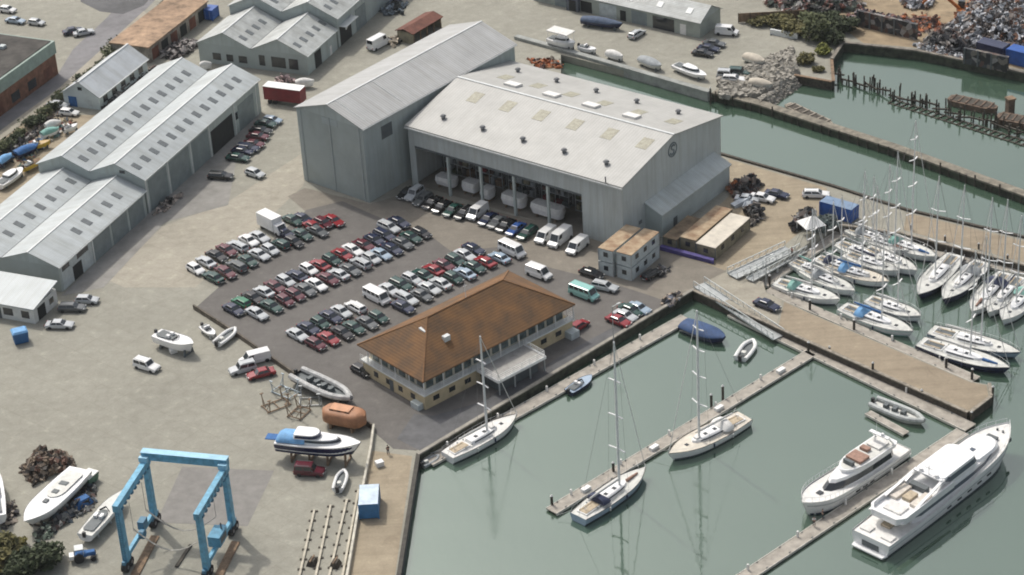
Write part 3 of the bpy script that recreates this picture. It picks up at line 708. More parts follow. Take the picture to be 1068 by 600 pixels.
m.prism([(q.x-dx.x*.9+dy.x*-.4, q.y-dx.y*.9-dy.y*.4),(q.x,q.y),(q.x+dy.x*10.8,q.y+dy.y*10.8),(q.x-dx.x*.9+dy.x*10.8,q.y-dx.y*.9+dy.y*10.8)], .03, .75)
tag(m.build('tarpaulin', tarp_purple), 'purple tarpaulin along the foot of the low cabins', 'tarpaulin')
def container(label, O, a, L, W, h, mat, top, name='shipping_container'):
    t = thing(name, label, 'container', (O[0],O[1],0), a)
    m = MB(); m.box(0,L,0,W,.12,h); m.build('body', mat, t)
    m = MB(); m.box(-.03,L+.03,-.03,W+.03,h+.003,h+.06); m.build('roof', top, t)
    for y in (W*.27,W*.73):
        m = MB(); m.box(-.05,.0,y-W*.22,y+W*.22,.25,h-.12); d = m.build('door', mat, t)
        b = MB(); b.tube((-.09,y,.3),(-.09,y,h-.2),.03); b.build('lock_rod', steelgrey, d)
    m = MB()
    for x in (0,L):
        for y in (0,W): m.box(x-.09,x+.09,y-.09,y+.09,0,h)
    m.build('corner_post', mat, t)
    return t
p = G(375.5,542); container('blue shipping container with pale roof on the dirt quay path', p, ang((375.5,542),(394,541))+0, 2.9, 5.2, 2.7, cont_blue2, cont_top)
p = G(895,227.5); a = ang((895,227.5),(868.5,220))
container('bright blue shipping container at the head of the marina', p, a+PI-PI, 6.6, 2.6, 2.8, cont_blue, M('faded_blue_top',(.16,.24,.36),.6,.12,.8)); 
p = G(1049,66); container('blue skip container in the scrapyard, right edge of the photo', p, R(-42), 7, 3, 3.2, cont_blue, cont_blue)
p = G(1018,58); container('dark navy skip container beside the bright blue scrapyard one', p, R(-42), 6, 3, 3.0, navy, navy)
p = G(222,22); container('small blue container beside the rusty flat roof', p, A1, 3, 2.4, 2.5, cont_blue, cont_blue)

# red curtain trailer
t = thing('box_trailer', 'dark red box trailer with white roof beside the workshop', 'trailer', tuple(G(276,108)), ang((276,108),(314,113)), None)
m = MB(); m.box(0,8.6,0,2.6,1.0,3.9); m.build('box_body', trailer_red, t)
m = MB(); m.box(-.03,8.63,-.03,2.63,3.903,4.0); m.build('roof', white_p, t)
m = MB(); m.box(.2,8.4,.5,2.1,.7,.99); m.build('chassis', trim_dark, t)
for x in (1.2,2.4):
    for y in (.25,2.35):
        m = MB(); m.tube((x,y-.18,.5),(x,y+.18,.5),.5,12); m.build('wheel', rubber, t)
m = MB(); m.box(7.6,7.8,.6,.8,0,.7); m.box(7.6,7.8,1.8,2.0,0,.7); m.build('landing_leg', steelgrey, t)

# rust-roofed low building behind tall shed
t = thing('rust_roof_store', 'low open store with rusty red brown roof behind the tall shed', 'store', tuple(G(431,47)), ang((431,47),(464,27)))
m = MB(); m.box(0,10.5,3.9,4.2,0,2.6); m.box(10.2,10.5,0,4.2,0,2.6); m.box(0,.3,0,4.2,0,2.6); m.build('wall', cabin_brown, t)
m = MB(); m.extX([(-.4,2.5),(2.2,3.3),(2.2,3.45),(-.4,2.65)], -.3, 10.8); m.extX([(4.6,2.5),(2.2,3.3),(2.2,3.45),(4.6,2.65)], -.3, 10.8); m.build('roof', rustbrown, t)
for k in range(5):
    m = MB(); m.box(.3+k*2.45,.5+k*2.45,-.05,.15,0,2.55); m.build('post', wood_mid, t)

# long top building
t_o = G(730,40); a = R(142.6)
t = thing('workshop', 'long pale green grey boatyard building at top of the photo', 'workshop', (t_o.x,t_o.y,0), a-PI/2)
b5 = t
# local x = depth, y = along the building to the upper left
m = MB(); m.box(0,8.6,0,44,-.1,3.7); m.build('wall', M('greenish_wall',(.33,.36,.32),.75,.08,.5), t)
m = MB(); m.extY([(0,3.7),(8.6,3.7),(4.3,6.0)], 0,.25); m.build('gable', clad, t)
for (xa,xb) in ((-.4,4.3),(9.0,4.3)):
    s5 = 2.3/4.3; m = MB(); z0 = 3.7-.4*s5
    m.extY([(xa,z0),(xb,6.0),(xb,6.15),(xa,z0+.16)], -.4, 44.4); rf = m.build('roof', roof_old, t)
    if xa < 0:
        for k in range(5):
            y = 3+k*7.5; m = MB(); m.extY([(1.2,4.5),(2.6,5.25),(2.6,5.36),(1.2,4.61)], y, y+1.4); m.build('rooflight', flash, rf)
for k,(y0,y1,z1,mt) in enumerate([(3.5,5,2.4,whitebox),(6.5,12,2.9,glass),(13.5,17.5,3.0,doorblue),(19,20.5,2.4,black_in),(21.5,26,3.1,cabin_w),(28,31,2.6,black_in),(33,38,3.0,doorblue)]):
    m = MB(); m.box(-.06,.02,y0,y1,0,z1); m.build('window' if mt is glass else 'door', mt, t)
t = thing('dark_store', 'small dark blue grey store at top of the photo beside the long building', 'store', tuple(G(603,13)), R(-37.4)+PI/2)
m = MB(); m.box(0,5,0,3.2,0,3.6); m.build('wall', M('slate_wall',(.10,.115,.14),.7,.15,.6), t)
m = MB(); m.frus((-.2,5.2,-.2,3.4,3.6),(-.2,5.2,-.2,3.4,3.8)); m.build('roof', roof_old, t)
m = MB(); m.box(-.05,.02,.6,2.4,0,2.6); m.build('door', black_in, t)

# ------------------------------------------------------------------ vehicles
CAR = {}
def car_parts(kind):
    """local x forward, wheels on z = 0; returns L and a dict of part meshes"""
    P = {}
    spec = {'saloon': (4.5,1.74,1.40,.92,.88, -2.25+.75, 2.25-1.25, .55,.65),
            'hatchback': (3.9,1.68,1.43,.93,.93, -1.95+.12, 1.95-1.05, .35,.60),
            'estate': (4.6,1.74,1.45,.94,.94, -2.3+.10, 2.3-1.25, .30,.65),
            'van': (4.9,1.9,2.05,1.05,1.05, -2.45+.06, 2.45-.75, .10,.65),
            'big van': (5.6,2.0,2.5,1.15,1.15, -2.8+.05, 2.8-.75, .06,.6),
            'minibus': (5.2,1.95,2.15,1.10,1.10, -2.6+.06, 2.6-.55, .12,.5),
            'off-roader': (4.4,1.8,1.85,1.05,1.05, -2.2+.10, 2.2-1.30, .12,.45)}[kind]
    L,W,H,zh,zb,xr,xf,dr,df = spec
    h = L/2
    prof = [(-h+.02,.34),(-h,.62),(-h+.05,zb-.06),(-h+.14,zb),(xr,zb),(xf,zh),(h-.35,zh-.14),(h-.06,zh-.27),(h,.58),(h-.03,.32)]
    m = MB(); rings = []
    for y, sx, dz in ((-W/2,.965,-.07),(-W/2+.09,1,0),(W/2-.09,1,0),(W/2,.965,-.07)):
        rings.append([(x*sx, y, z+(dz if z > .7 else 0)) for x,z in prof])
    m.loft(rings)
    w0, w1 = W/2-.07, W/2-.24 if H < 1.7 else W/2-.13
    # greenhouse pillars (painted) and roof skin
    xm0, xm1 = xr+dr, xf-df
    m.frus((xr,xf,-w0,w0,zb-.02),(xm0,xm1,-w1,w1,H-.05))
    m.frus((xm0-.02,xm1+.04,-w1-.02,w1+.02,H-.05),(xm0+.08,xm1-.06,-w1+.10,w1-.10,H))
    P['body'] = m
    def lerp(a,b,t): return a+(b-a)*t
    def face(t0,t1,u0,u1,which,off=.015):
        q = []
        for t,u in ((t0,u0),(t0,u1),(t1,u1),(t1,u0)):
            z = lerp(zb,H-.05,t); w = lerp(w0,w1,t); xa = lerp(xr,xm0,t); xb = lerp(xf,xm1,t)
            if which == 'f': q.append((xb+off, lerp(-w,w,u), z+off))
            elif which == 'r': q.append((xa-off, lerp(-w,w,u), z+off*.3))
            elif which == 'l': q.append((lerp(xa,xb,u), w+off, z+off*.3))
            else: q.append((lerp(xa,xb,u), -w-off, z+off*.3))
        return q
    vanlike = kind in ('van','big van')
    P['windscreen'] = MB().quad(*face(.06,.94,.07,.93,'f'))
    P['rear_window'] = MB().quad(*face(.35 if vanlike else .1,.9,.1,.9,'r'))
    for s in 'ls':
        mm = MB()
        if vanlike: mm.quad(*face(.30,.90,.74,.95,s))
        elif kind == 'minibus':
            for u in (.05,.28,.52,.76): mm.quad(*face(.32,.88,u,u+.19,s))
        else:
            mm.quad(*face(.10,.92,.06,.46,s)); mm.quad(*face(.10,.92,.50,.94,s))
        P['side_window'+s] = mm
    r = .31 if L < 4.9 else .36
    for sx in (1,-1):
        for sy in (1,-1):
            mm = MB(); x = sx*(h-.82); mm.tube((x,sy*(W/2-.20),r),(x,sy*(W/2+.01),r),r,12)
            P['wheel%d%d' % (sx,sy)] = mm
    for sy in (1,-1):
        P['headlight%d' % sy] = MB().box(h-.10,h-.02,sy*W*.36-.16,sy*W*.36+.16,.62,.76)
        P['tail_light%d' % sy] = MB().box(-h-.015,-h+.08,sy*W*.40-.10,sy*W*.40+.10,.62,.86)
    for sx in (1,-1):
        P['bumper%d' % sx] = MB().box(sx*h-.07,sx*h+.05,-W/2+.10,W/2-.10,.36,.56)
        P['number_plate%d' % sx] = MB().box(sx*(h+.065)-.01,sx*(h+.065)+.01,-.26,.26,.40,.52)
    for sy in (1,-1):
        P['mirror%d' % sy] = MB().box(xf-.35,xf-.22,sy*(W/2+.02)-.10,sy*(W/2+.02)+.10,zh+.05,zh+.19)
    if kind in ('off-roader','estate'):
        P['roof_rail'] = MB().box(xm0+.2,xm1-.3,-w1+.08,-w1+.14,H,H+.05).box(xm0+.2,xm1-.3,w1-.14,w1-.08,H,H+.05)
    return P
PARTMAT = {'windscreen': glass, 'rear_window': glass, 'side_window': glass, 'wheel': rubber, 'headlight': lampglass, 'tail_light': lampred, 'roof_rail': trim_dark, 'bumper': trim_dark, 'number_plate': lampglass, 'mirror': trim_dark}
def car(kind, color, loc, rz, label, group=None):
    key = (kind, color)
    name = kind.replace(' ', '_').replace('-', '_')
    if name == 'saloon' or name == 'hatchback' or name == 'estate': name += '_car'
    cat = 'van' if 'van' in kind else ('minibus' if kind == 'minibus' else 'car')
    if key not in CAR:
        base = next((v for k,v in CAR.items() if k[0] == kind), None)
        t = thing(name, label, cat, loc, rz, group)
        if base is None:
            for pn, m in car_parts(kind).items():
                pname = pn.rstrip('0123456789-ls') if pn.startswith(('side_window','wheel','headlight','tail_light','bumper','number_plate','mirror')) else pn
                pname = {'whee':'wheel','side_window':'side_window','tail_light':'tail_light','headlight':'headlight'}.get(pname, pname)
                m.build(pname, carpaint(color) if pn == 'body' else PARTMAT.get(pname, glass), t, normals=(pname not in ('windscreen','rear_window','side_window')))
        else:
            for c, gs in base[1]:
                k = c.copy(); COL.objects.link(k); k.parent = t
                if c.name.startswith('body'):
                    k.data = c.data.copy(); k.data.materials.clear(); k.data.materials.append(carpaint(color))
        CAR[key] = (t, snapshot(t))
    else:
        root, snap = CAR[key]
        t = copy_tree(root, snap, loc, rz, label, group)
    t.scale = (random.uniform(1.02,1.12), random.uniform(1.02,1.07), random.uniform(.98,1.08))
    return t

S,Wt,Bk,Nv,Tg,Mr,Rd,Gy,Gn,Pb,Bl = 'silver','white','black','navy','dark green','maroon','red','grey','green','pale blue','blue'
AX = R(-48.5)       # the way the parked cars point (towards lower right)
def line(cars, row, ln, group, base=AX, key=None):
    """cars: (px, py, colour, kind); labels count from the left end of the line"""
    cars = sorted(cars, key=key or (lambda c: c[0]-c[1]*.9))
    for i, (x, y, c, k) in enumerate(cars):
        p = G(x, y, .65); p.z = .03
        rz = base + R(random.uniform(-2.5,2.5)) + (PI if random.random() < .22 and 'van' not in k and k != 'minibus' else 0)
        car(k, c, tuple(p), rz, '%s %s, %s from left in the %s of %s' % (c, k, ordinal(i+1), ln, row), group)
sa, ha, es, ofr = 'saloon','hatchback','estate','off-roader'
random.seed(3)
row1 = 'the first car row'; row2 = 'the middle car row'; row3 = 'the office car row'
line([(204,280.5,Wt,ha),(215,273,S,sa),(226,267,Bk,sa),(236.5,261,Mr,sa),(248,256.5,S,es),(259.5,251,Wt,sa),(270.5,247,S,sa),(305,229.5,Tg,sa),(316,228,Nv,sa),(327,236.5,Rd,sa),(337,232.5,Mr,ha),(348,230,Rd,sa)], row1, 'upper line', 'cars in the first car park row')
line([(222.5,289,Tg,sa),(235.5,284,Mr,sa),(247,277.5,Gy,es),(258.5,272,Tg,sa),(270.5,265.5,S,sa),(282,260.5,S,ha),(293,254.5,Tg,ha),(306.5,252.5,Bk,ha),(297,243.5,Nv,ha),(315,244.5,Tg,sa),(331,241,Gy,sa)], row1, 'lower line', 'cars in the first car park row')
line([(252,315,Gn,ha),(264,310.5,Bk,sa),(275.5,304.5,S,sa),(287,299,Mr,sa),(298,293,S,ha),(310,287.5,Nv,sa),(322,281,Wt,ha),(333.5,276.5,Rd,sa),(346,271,Tg,ha),(357,265.5,Rd,sa),(368,260.5,Wt,sa),(379.5,255.5,Mr,sa),(390.5,250,Nv,sa),(401,245,Nv,es),(405.5,237,S,es),(416,232,Nv,sa)], row2, 'upper line', 'cars in the middle car park row')
line([(243.5,322.5,Nv,sa),(268,327,S,sa),(283,319.5,Tg,sa),(297.5,313.5,Mr,ha),(308,307.5,Mr,ha),(318.5,302,Gy,sa),(330,297,Wt,sa),(342,291,Mr,sa),(353.5,286,S,sa),(365,281,Gy,sa),(376.5,274.5,S,es),(387.5,269.5,S,ha),(397.5,265,Pb,sa),(409,259.5,Nv,sa),(420,253.5,Gy,sa),(428.5,247.5,Tg,sa),(439.5,243,Bk,ha)], row2, 'lower line', 'cars in the middle car park row')
line([(310,349,S,sa),(322,342.5,Nv,sa),(334,337,Tg,ha),(345,330.5,Nv,sa),(356,325,S,sa),(371,320,Wt,es),(406,302,S,sa),(418,296.5,Tg,es),(429.5,291,S,ha),(440.5,286.5,Tg,sa),(452,281.5,Rd,sa),(463.5,276.5,Mr,sa),(475,271.5,Tg,ha),(485,266,S,sa),(494,259.5,Nv,sa)], row3, 'upper line', 'cars in the car park row by the office')
line([(329.5,359,Mr,ha),(343,353,Rd,sa),(357,347,Bk,sa),(369,341.5,Tg,sa),(383,336.5,Gy,sa),(395,331,Tg,ha),(420.5,320,Nv,sa),(424,311.5,S,es),(439.5,308,Gy,sa),(448,300.5,S,sa),(459.5,295.5,S,sa),(473,290,Tg,ha),(485,285,Pb,sa),(495,278.5,Tg,sa),(506,273,Rd,sa),(521,268.5,Pb,sa)], row3, 'lower line', 'cars in the car park row by the office')
def one(kind, color, x, y, deg, label, group=None, z=.02):
    p = G(x,y,.7); p.z = z
    return car(kind, color, tuple(p), R(deg), label, group)
one('minibus',Wt,393,309.5,-48,'white minibus parked in the car row by the office')
one('minibus',Wt,534,261.5,-48,'white minibus at the right end of the car rows')
# box van at head of first row
t = thing('box_van', 'large white box van parked at the head of the first car row', 'van', tuple(G(285,241)), AX)
m = MB(); m.box(-3.3,1.5,-1.15,1.15,.75,3.3); m.build('box_body', white_p, t)
m = MB(); m.extY([(1.55,.5),(3.1,.5),(3.15,1.2),(2.5,2.2),(1.55,2.3)], -1.0,1.0); cb = m.build('cab', white_gel, t)
m = MB(); m.quad((3.13,-.85,1.3),(3.13,.85,1.3),(2.55,.8,2.15),(2.55,-.8,2.15)); m.build('windscreen', glass, cb, normals=False)
m = MB(); m.box(-3.1,1.6,-.5,.5,.45,.74); m.build('chassis', trim_dark, t)
for x in (-2.2,2.3):
    for y in (-.85,.85):
        m = MB(); m.tube((x,y-.15,.42),(x,y+.15,.42),.42,12); m.build('wheel', rubber, t)
# the line along the hall front: noses to lower left
hl = [(424,201,Bk,sa),(432,203,S,ofr),(441,207.5,Gy,es),(451,211,Bk,sa),(461,215,Bk,sa),(472,219,Tg,sa),(484.5,222,Bk,es),(509,228,Nv,sa),(518.5,231.5,Gy,sa),(527.5,234.5,Bk,sa),(538,238.5,Bl,sa),(550,242.5,Tg,es)]
for i,(x,y,c,k) in enumerate(hl):
    p = G(x,y,.7); p.z = .02
    car(k, c, tuple(p), R(-126+random.uniform(-2,2)), '%s %s, %s from the left along the hall front' % (c,k,ordinal(i+1)), 'cars parked along the hall front')
one('van',Wt,498,222,-126,'white van parked among the dark cars along the hall front')
one('van',Wt,569,246,-126,'white van left of two bigger white vans at hall corner')
one('big van',Wt,584,249.5,-126,'tall white van between two white vans at the hall corner')
one('van',Wt,602,257,-126,'white van nearest the stacked cabins, right of the tall van')
one('van',Wt,562,285,-42,'white van behind the far end of the tiled office roof')
one('minibus','turquoise',609,306,-42,'turquoise minibus at the end of the office')
one('hatchback',Rd,604,339,48,'red hatchback by the office balcony end')
one('saloon',Rd,645,334,-44,'red saloon nearest the quay beside silver cars'); one('saloon',S,652,328.5,-44,'silver saloon beside the red car near the quay')
one('saloon',Tg,658,323,-44,'dark green saloon beside the pale car near the quay'); one('saloon',Pb,666,321,-44,'pale blue saloon last of the four near the quay')
one('estate',S,630.5,298.5,-30,'silver estate in front of the stacked cabins')
one('saloon',Bk,617,284.5,-40,'black saloon left of the stacked cabins'); one('hatchback',Bk,680,285.5,40,'black hatchback right of the stacked cabins')
one('saloon',Nv,800,317.5,-44,'navy saloon parked at the root of the sandy jetty')
one('hatchback',Bk,377,386,-48,'black hatchback at the left corner of the office')
one('estate',Gy,75,320.5,-8,'dark grey estate nearest the small white office'); one('hatchback',S,90.5,312.5,-8,'silver hatchback by the lower shed door'); one('saloon',S,62,338,-8,'silver saloon in front of the white office hut')
one('off-roader',Wt,153,381,-33,'white off-roader with dark roof alone on the open yard')
one('off-roader',S,253,384,200,'silver off-roader beside a red car at the car park fence'); one('saloon',Rd,272,389,200,'red saloon beside the silver off-roader at the fence'); one('van',Wt,266,374,200,'white van behind the red saloon at the fence')
one('off-roader',Mr,323,491,-12,'maroon off-roader in front of the blue canopied boat')
sg = 'cars beside the long shed'
one('estate',Bk,230,183,-15,'black estate standing off the long shed side'); one('hatchback',S,266,180.5,-40,'silver hatchback standing in the yard lane by tall shed')
for i,(x,y,c,k) in enumerate([(248,164,Tg,sa),(253,157,Nv,sa),(258,154,Nv,es),(264,150,Mr,sa),(269,142,Mr,sa),(272,136,Bk,sa),(277,129,Tg,sa),(284,125,Pb,ha)]):
    p = G(x,y,.7); p.z = .02
    car(k,c,tuple(p),R(-22+random.uniform(-4,4)),'%s %s, %s from the near end beside the long shed' % (c,k,ordinal(i+1)), sg)
one('estate',S,664,35,50,'silver estate in front of the long top building')
one('saloon',Bk,733,55,-28,'black saloon nearest of three dark cars by the long top building'); one('saloon',Nv,739,50,-28,'navy saloon, middle of three dark cars by top building'); one('saloon',Gy,745,45,-28,'grey saloon, farthest of three dark cars by top building')
one('van',Wt,758,33,-20,'white van at the gable of the long top building')
one('off-roader',S,759,78,-15,'silver off-roader on the upper yard by the boulders'); one('off-roader',Tg,771,76,-15,'dark green off-roader on the upper yard by the boulders'); one('estate',Wt,765,82,-15,'white estate in front of two off-roaders by the boulders')
one('saloon',S,779,207,-20,'silver saloon behind the low cabins'); one('saloon',Wt,795,206,-30,'white saloon left of a navy car on the dirt yard'); one('saloon',Nv,810,202,-30,'navy saloon on the dirt yard behind the hall'); one('estate',Wt,851,202,-10,'white estate near the bright blue container')
one('hatchback',Wt,8,10,-25,'white hatchback at top left corner of photo'); one('saloon',Pb,16,21,-25,'pale blue saloon beside the white hatchback, top left'); one('hatchback',S,38,23,-25,'silver hatchback behind the brick warehouse')
one('saloon',Nv,76,32,20,'navy saloon left of a silver car on pale forecourt'); one('saloon',S,87,33.5,20,'silver saloon on the pale forecourt beyond the brick warehouse')
one('hatchback',Bk,50,75,62,'black hatchback against the brick warehouse wall'); one('saloon',Rd,3,112,62,'red saloon on the road at the left edge')
one('saloon',S,60,109,-20,'silver saloon behind the hedge by the pale warehouse'); one('hatchback',Wt,72,117,-20,'white hatchback in front of the pale warehouse')
one('big van',Wt,395,46,50,'white van left of the rusty roofed store')
# ------------------------------------------------------------------ boats
def hull_fn(L, B, zs, zb, tw, p=1.7, zbot=-.5, rake=.09, wlf=.80):
    def hb(s):
        if s < .42: return B/2*(tw+(1-tw)*math.sin(PI/2*s/.42))
        return max(.03, B/2*math.cos(PI/2*((s-.42)/.58)**p))
    def sheer(s): return zs+(zb-zs)*s**2-.04*math.sin(PI*s)
    def X(s, z):
        zz = sheer(s); f = (zz-z)/(zz-zbot)
        return -L/2+s*L*(1-rake*f*(s**2))-0
    return hb, sheer, X
def hull_mesh(L, B, zs, zb, tw, p=1.7, zbot=-.5, rake=.09, wlf=.82, zlo=None, zhi=None, off=0, n=22, cap=True):
    hb, sh, X = hull_fn(L,B,zs,zb,tw,p,zbot,rake)
    m = MB(); rings = []
    for i in range(n+1):
        s = i/n; b = hb(s)+off; z = sh(s)
        lv = [(1.0,z),(.985,z*.62),(wlf+.04,z*.25),(wlf-.02,0.0),(.45,zbot*.7),(.06,zbot)]
        ring = [(X(s,q),b*f,q) for f,q in lv]; ring += [(x,-y,q) for x,y,q in reversed(ring)]
        rings.append(ring)
    m.loft(rings, closed=False, cap0=True, cap1=False)
    return m
def deck_mesh(L, B, zs, zb, tw, p=1.7, zbot=-.5, rake=.09, drop=.03, inset=.06, s0=0, s1=.99, n=20, camber=.06):
    hb, sh, X = hull_fn(L,B,zs,zb,tw,p,zbot,rake)
    m = MB(); rings = []
    for i in range(n+1):
        s = s0+(s1-s0)*i/n; b = max(.01,hb(s)-inset); z = sh(s)-drop
        rings.append([(X(s,sh(s)),b,z),(X(s,sh(s)),0,z+camber),(X(s,sh(s)),-b,z)])
    m.loft(rings, closed=False, cap0=False, cap1=False)
    return m
def stripe_mesh(L, B, zs, zb, tw, p, z0f, z1f, rake=.09, zbot=-.5, off=.02, wlf=.82, n=22):
    """a band round the topsides between two fractions of the sheer height"""
    hb, sh, X = hull_fn(L,B,zs,zb,tw,p,zbot,rake)
    def fw(f): # width factor at fraction f of sheer
        pts = [(0,wlf-.02),(.25,wlf+.04),(.62,.985),(1,1.0)]
        for (a,u),(b,v) in zip(pts[:-1],pts[1:]):
            if f <= b: return u+(v-u)*(f-a)/(b-a)
        return 1
    m = MB()
    for sgn in (1,-1):
        rings = []
        for i in range(n+1):
            s = i/n*.985; z = sh(s)
            rings.append([(X(s,z*f), sgn*(hb(s)*fw(f)+off), z*f) for f in (z0f,z1f)]+[(X(s,z*f), sgn*(hb(s)*fw(f)-.03), z*f) for f in (z1f,z0f)])
        m.loft(rings, closed=True)
    return m
def nose(x0, x1, w, nf=.5, w2=None, n=8, r=.8):
    """outline: square stern at x0, rounded front at x1"""
    pts = [(x0,-w/2*r),(x0+(x1-x0)*.06,-w/2)]; xs = x1-(x1-x0)*nf
    for k in range(n+1):
        a = -PI/2+PI*k/n; pts.append((xs+(x1-xs)*math.cos(a), w/2*math.sin(a)))
    pts += [(x0+(x1-x0)*.06,w/2),(x0,w/2*r)]
    return pts
def scl(pts, fx, fy, dx=0, cx=None):
    cx = sum(p[0] for p in pts)/len(pts) if cx is None else cx
    return [(cx+(x-cx)*fx+dx, y*fy) for x,y in pts]
def sailboat(label, stern, bow, mast=1.45, B=None, hullmat=None, stripe=None, deckmat=None, cover=None, hood=None, zdeck=1.05, group=None, spread=2, name='sailing_yacht', mfrac=.56, zw=WL, cabin=True, keel=False, z0=None, moor=0):
    zd = WL+zdeck if z0 is None else z0+zdeck
    p = G(*stern, zd); q = G(*bow, zd); L = (q-p).length; c = (p+q)/2; a = math.atan2(q.y-p.y,q.x-p.x)
    B = B or L*.29
    t = thing(name, label, 'sailboat', (c.x,c.y,WL if z0 is None else z0), a, group)
    zs, zb, tw = zdeck-.08, zdeck+.28, .72
    hm = hullmat or white_gel
    H = hull_mesh(L,B,zs,zb,tw).build('hull', hm, t, smooth=True)
    stripe_mesh(L,B,zs,zb,tw,1.7,.02,.16).build('boot_stripe', stripe or navy, H)
    if stripe: stripe_mesh(L,B,zs,zb,tw,1.7,.80,.90).build('sheer_stripe', stripe, H)
    D = deck_mesh(L,B,zs,zb,tw).build('deck', deckmat or grey_gel, t, smooth=True)
    x = lambda f: -L/2+f*L
    zc = zdeck
    # cockpit well with benches
    m = MB(); m.box(x(.05),x(.27),-B*.22,B*.22,zc-.02,zc+.10); ck = m.build('cockpit_coaming', white_gel, t)
    m = MB(); m.box(x(.06),x(.26),-B*.17,B*.17,zc+.103,zc+.125); m.build('cockpit_well', trim_dark if not deckmat else teak, ck)
    m = MB(); m.tube((x(.10),0,zc+.1),(x(.10),0,zc+.75),.05); 
    for k in range(10):
        a0,a1 = 2*PI*k/10,2*PI*(k+1)/10
        m.tube((x(.105),.42*math.cos(a0),zc+.8+.42*math.sin(a0)),(x(.105),.42*math.cos(a1),zc+.8+.42*math.sin(a1)),.03,4)
    m.build('wheel', alu, ck)
    if cabin:
        o = nose(x(.29),x(.70),B*.50,.55); o2 = scl(o,.94,.84,-.04)
        m = MB(); m.prism(o,zc-.1,zc+.42,o2); cr = m.build('coachroof', white_gel, t)
        m = MB(); m.prism(scl(o,.90,.985),zc+.14,zc+.30,scl(o2,.93,1.085)); m.build('cabin_window', glass, cr)
        for f in (.40,.52):
            m = MB(); m.box(x(f)-.3,x(f)+.3,-.3,.3,zc+.36,zc+.47); m.build('hatch', glass, cr)
    m = MB(); m.box(x(.76)-.28,x(.76)+.28,-.28,.28,zc+.12,zc+.20); m.build('fore_hatch', glass, t)
    if hood:
        m = MB(); rings = []
        for xx, hh, ww in ((x(.25),1.25,.40),(x(.31),1.30,.42),(x(.36),.55,.36)):
            rings.append([(xx, B*ww*math.cos(PI*k/8), zc+.25+(hh-.25)*math.sin(PI*k/8)) for k in range(9)])
        m.loft(rings); m.build('sprayhood', hood, t, smooth=True)
    mr = (.13 if group is None else .07)+L*.0045; Hm = mast*L; xm = x(mfrac); zt = zc+Hm
    m = MB(); m.tube((xm,0,zc),(xm,0,zc+Hm*.5),mr,8,mr*.95); m.tube((xm,0,zc+Hm*.5),(xm,0,zt),mr*.95,8,mr*.65); ms = m.build('mast', alu, t, smooth=True)
    spx = [.36,.66] if spread == 2 else ([.28,.50,.70,.86] if spread == 4 else [.27,.50,.74])
    for f in spx:
        m = MB(); w = B*.36*(1.15-f*.55); m.bar((xm-.25,-w,zc+Hm*f+.1),(xm,0,zc+Hm*f),.22,.10); m.bar((xm-.25,w,zc+Hm*f+.1),(xm,0,zc+Hm*f),.22,.10); m.build('spreader', alu, ms)
    m = MB(); m.tube((xm,0,zt),(xm,0,zt+.5),.015,4); m.tube((xm-.3,0,zt+.2),(xm+.3,0,zt+.2),.02,4); m.build('masthead_aerial', trim_dark, ms)
    xb = x(.16); m = MB(); m.tube((xm,0,zc+1.35),(xb,0,zc+1.5),.09,6); bo = m.build('boom', alu, t)
    m = MB(); rings = []
    for f, r in ((.03,.26),(.3,.24),(.7,.2),(.97,.13)):
        xx = xm+(xb-xm)*f; zz = zc+1.52+.12*f
        rings.append([(xx, r*.75*math.cos(2*PI*k/8), zz+r*math.sin(2*PI*k/8)) for k in range(8)])
    m.loft(rings); m.build('sail_cover', cover or canvas_white, bo, smooth=True)
    m = MB(); m.tube((x(.985),0,zb+.1),(xm+.05,0,zt-.3),.055,5); m.build('furled_forestay', canvas_white, t)
    m = MB(); m.tube((x(.01),0,zs),(xm,0,zt),.022,4); m.build('backstay', wire, t)
    hb, sh, X = hull_fn(L,B,zs,zb,tw)
    for sg in (1,-1):
        m = MB(); w = hb(mfrac-.02)*.95
        pts = [(xm-.25,sg*w,sh(mfrac))]+[(xm-.25,sg*B*.36*(1.15-f*.55),zc+Hm*f+.1) for f in spx]+[(xm,0,zt-.2)]
        m.path(pts,.02,4); m.build('shroud', wire, t)
    m = MB()
    for sg in (1,-1):
        P = [(X(s,sh(s)),sg*(hb(s)-.05),sh(s)) for s in (.02,.12,.24,.36,.48,.60,.72,.84,.93,.985)]
        for a0 in P: m.tube(a0,(a0[0],a0[1],a0[2]+.62),.022,4)
        m.path([(a0[0],a0[1],a0[2]+.62) for a0 in P],.022,4)
    m.build('guard_rail', alu, t)
    for sg in (1,-1):
        m = MB(); m.path([(X(s,sh(s)),sg*(hb(s)-.03),sh(s)+.05) for s in [k/16*.985 for k in range(17)]],.055,4); m.build('toe_rail', wood_dark if deckmat else trim_dark, D)
        m = MB(); m.box(x(.07),x(.25),sg*B*.145-.16,sg*B*.145+.16,zc+.126,zc+.2); m.build('cockpit_seat', teak, ck)
        for f in (.20,.285):
            m = MB(); m.tube((x(f),sg*B*.245,zc+.1),(x(f),sg*B*.245,zc+.32),.13,8,.10); m.build('winch', steelgrey, ck)
        m = MB(); m.bar((x(.36),sg*B*.36,zc+.06),(x(.56),sg*B*.33,zc+.08),.07,.05); m.build('jib_track', trim_dark, D)
    vr = random.random()
    if vr < .5:
        m = MB(); m.box(x(.60),x(.60)+.9,-.35,.35,zc+.42,zc+.68); m.build('liferaft', canvas_white, t)
    elif vr < .75:
        m = MB(); m.tube((x(.70),-.1,zc+.32),(x(.86),-.1,zc+.32),.28,8,.15); m.build('sail_bag', random.choice([canvas_navy,canvas_blue,cushion]), t)
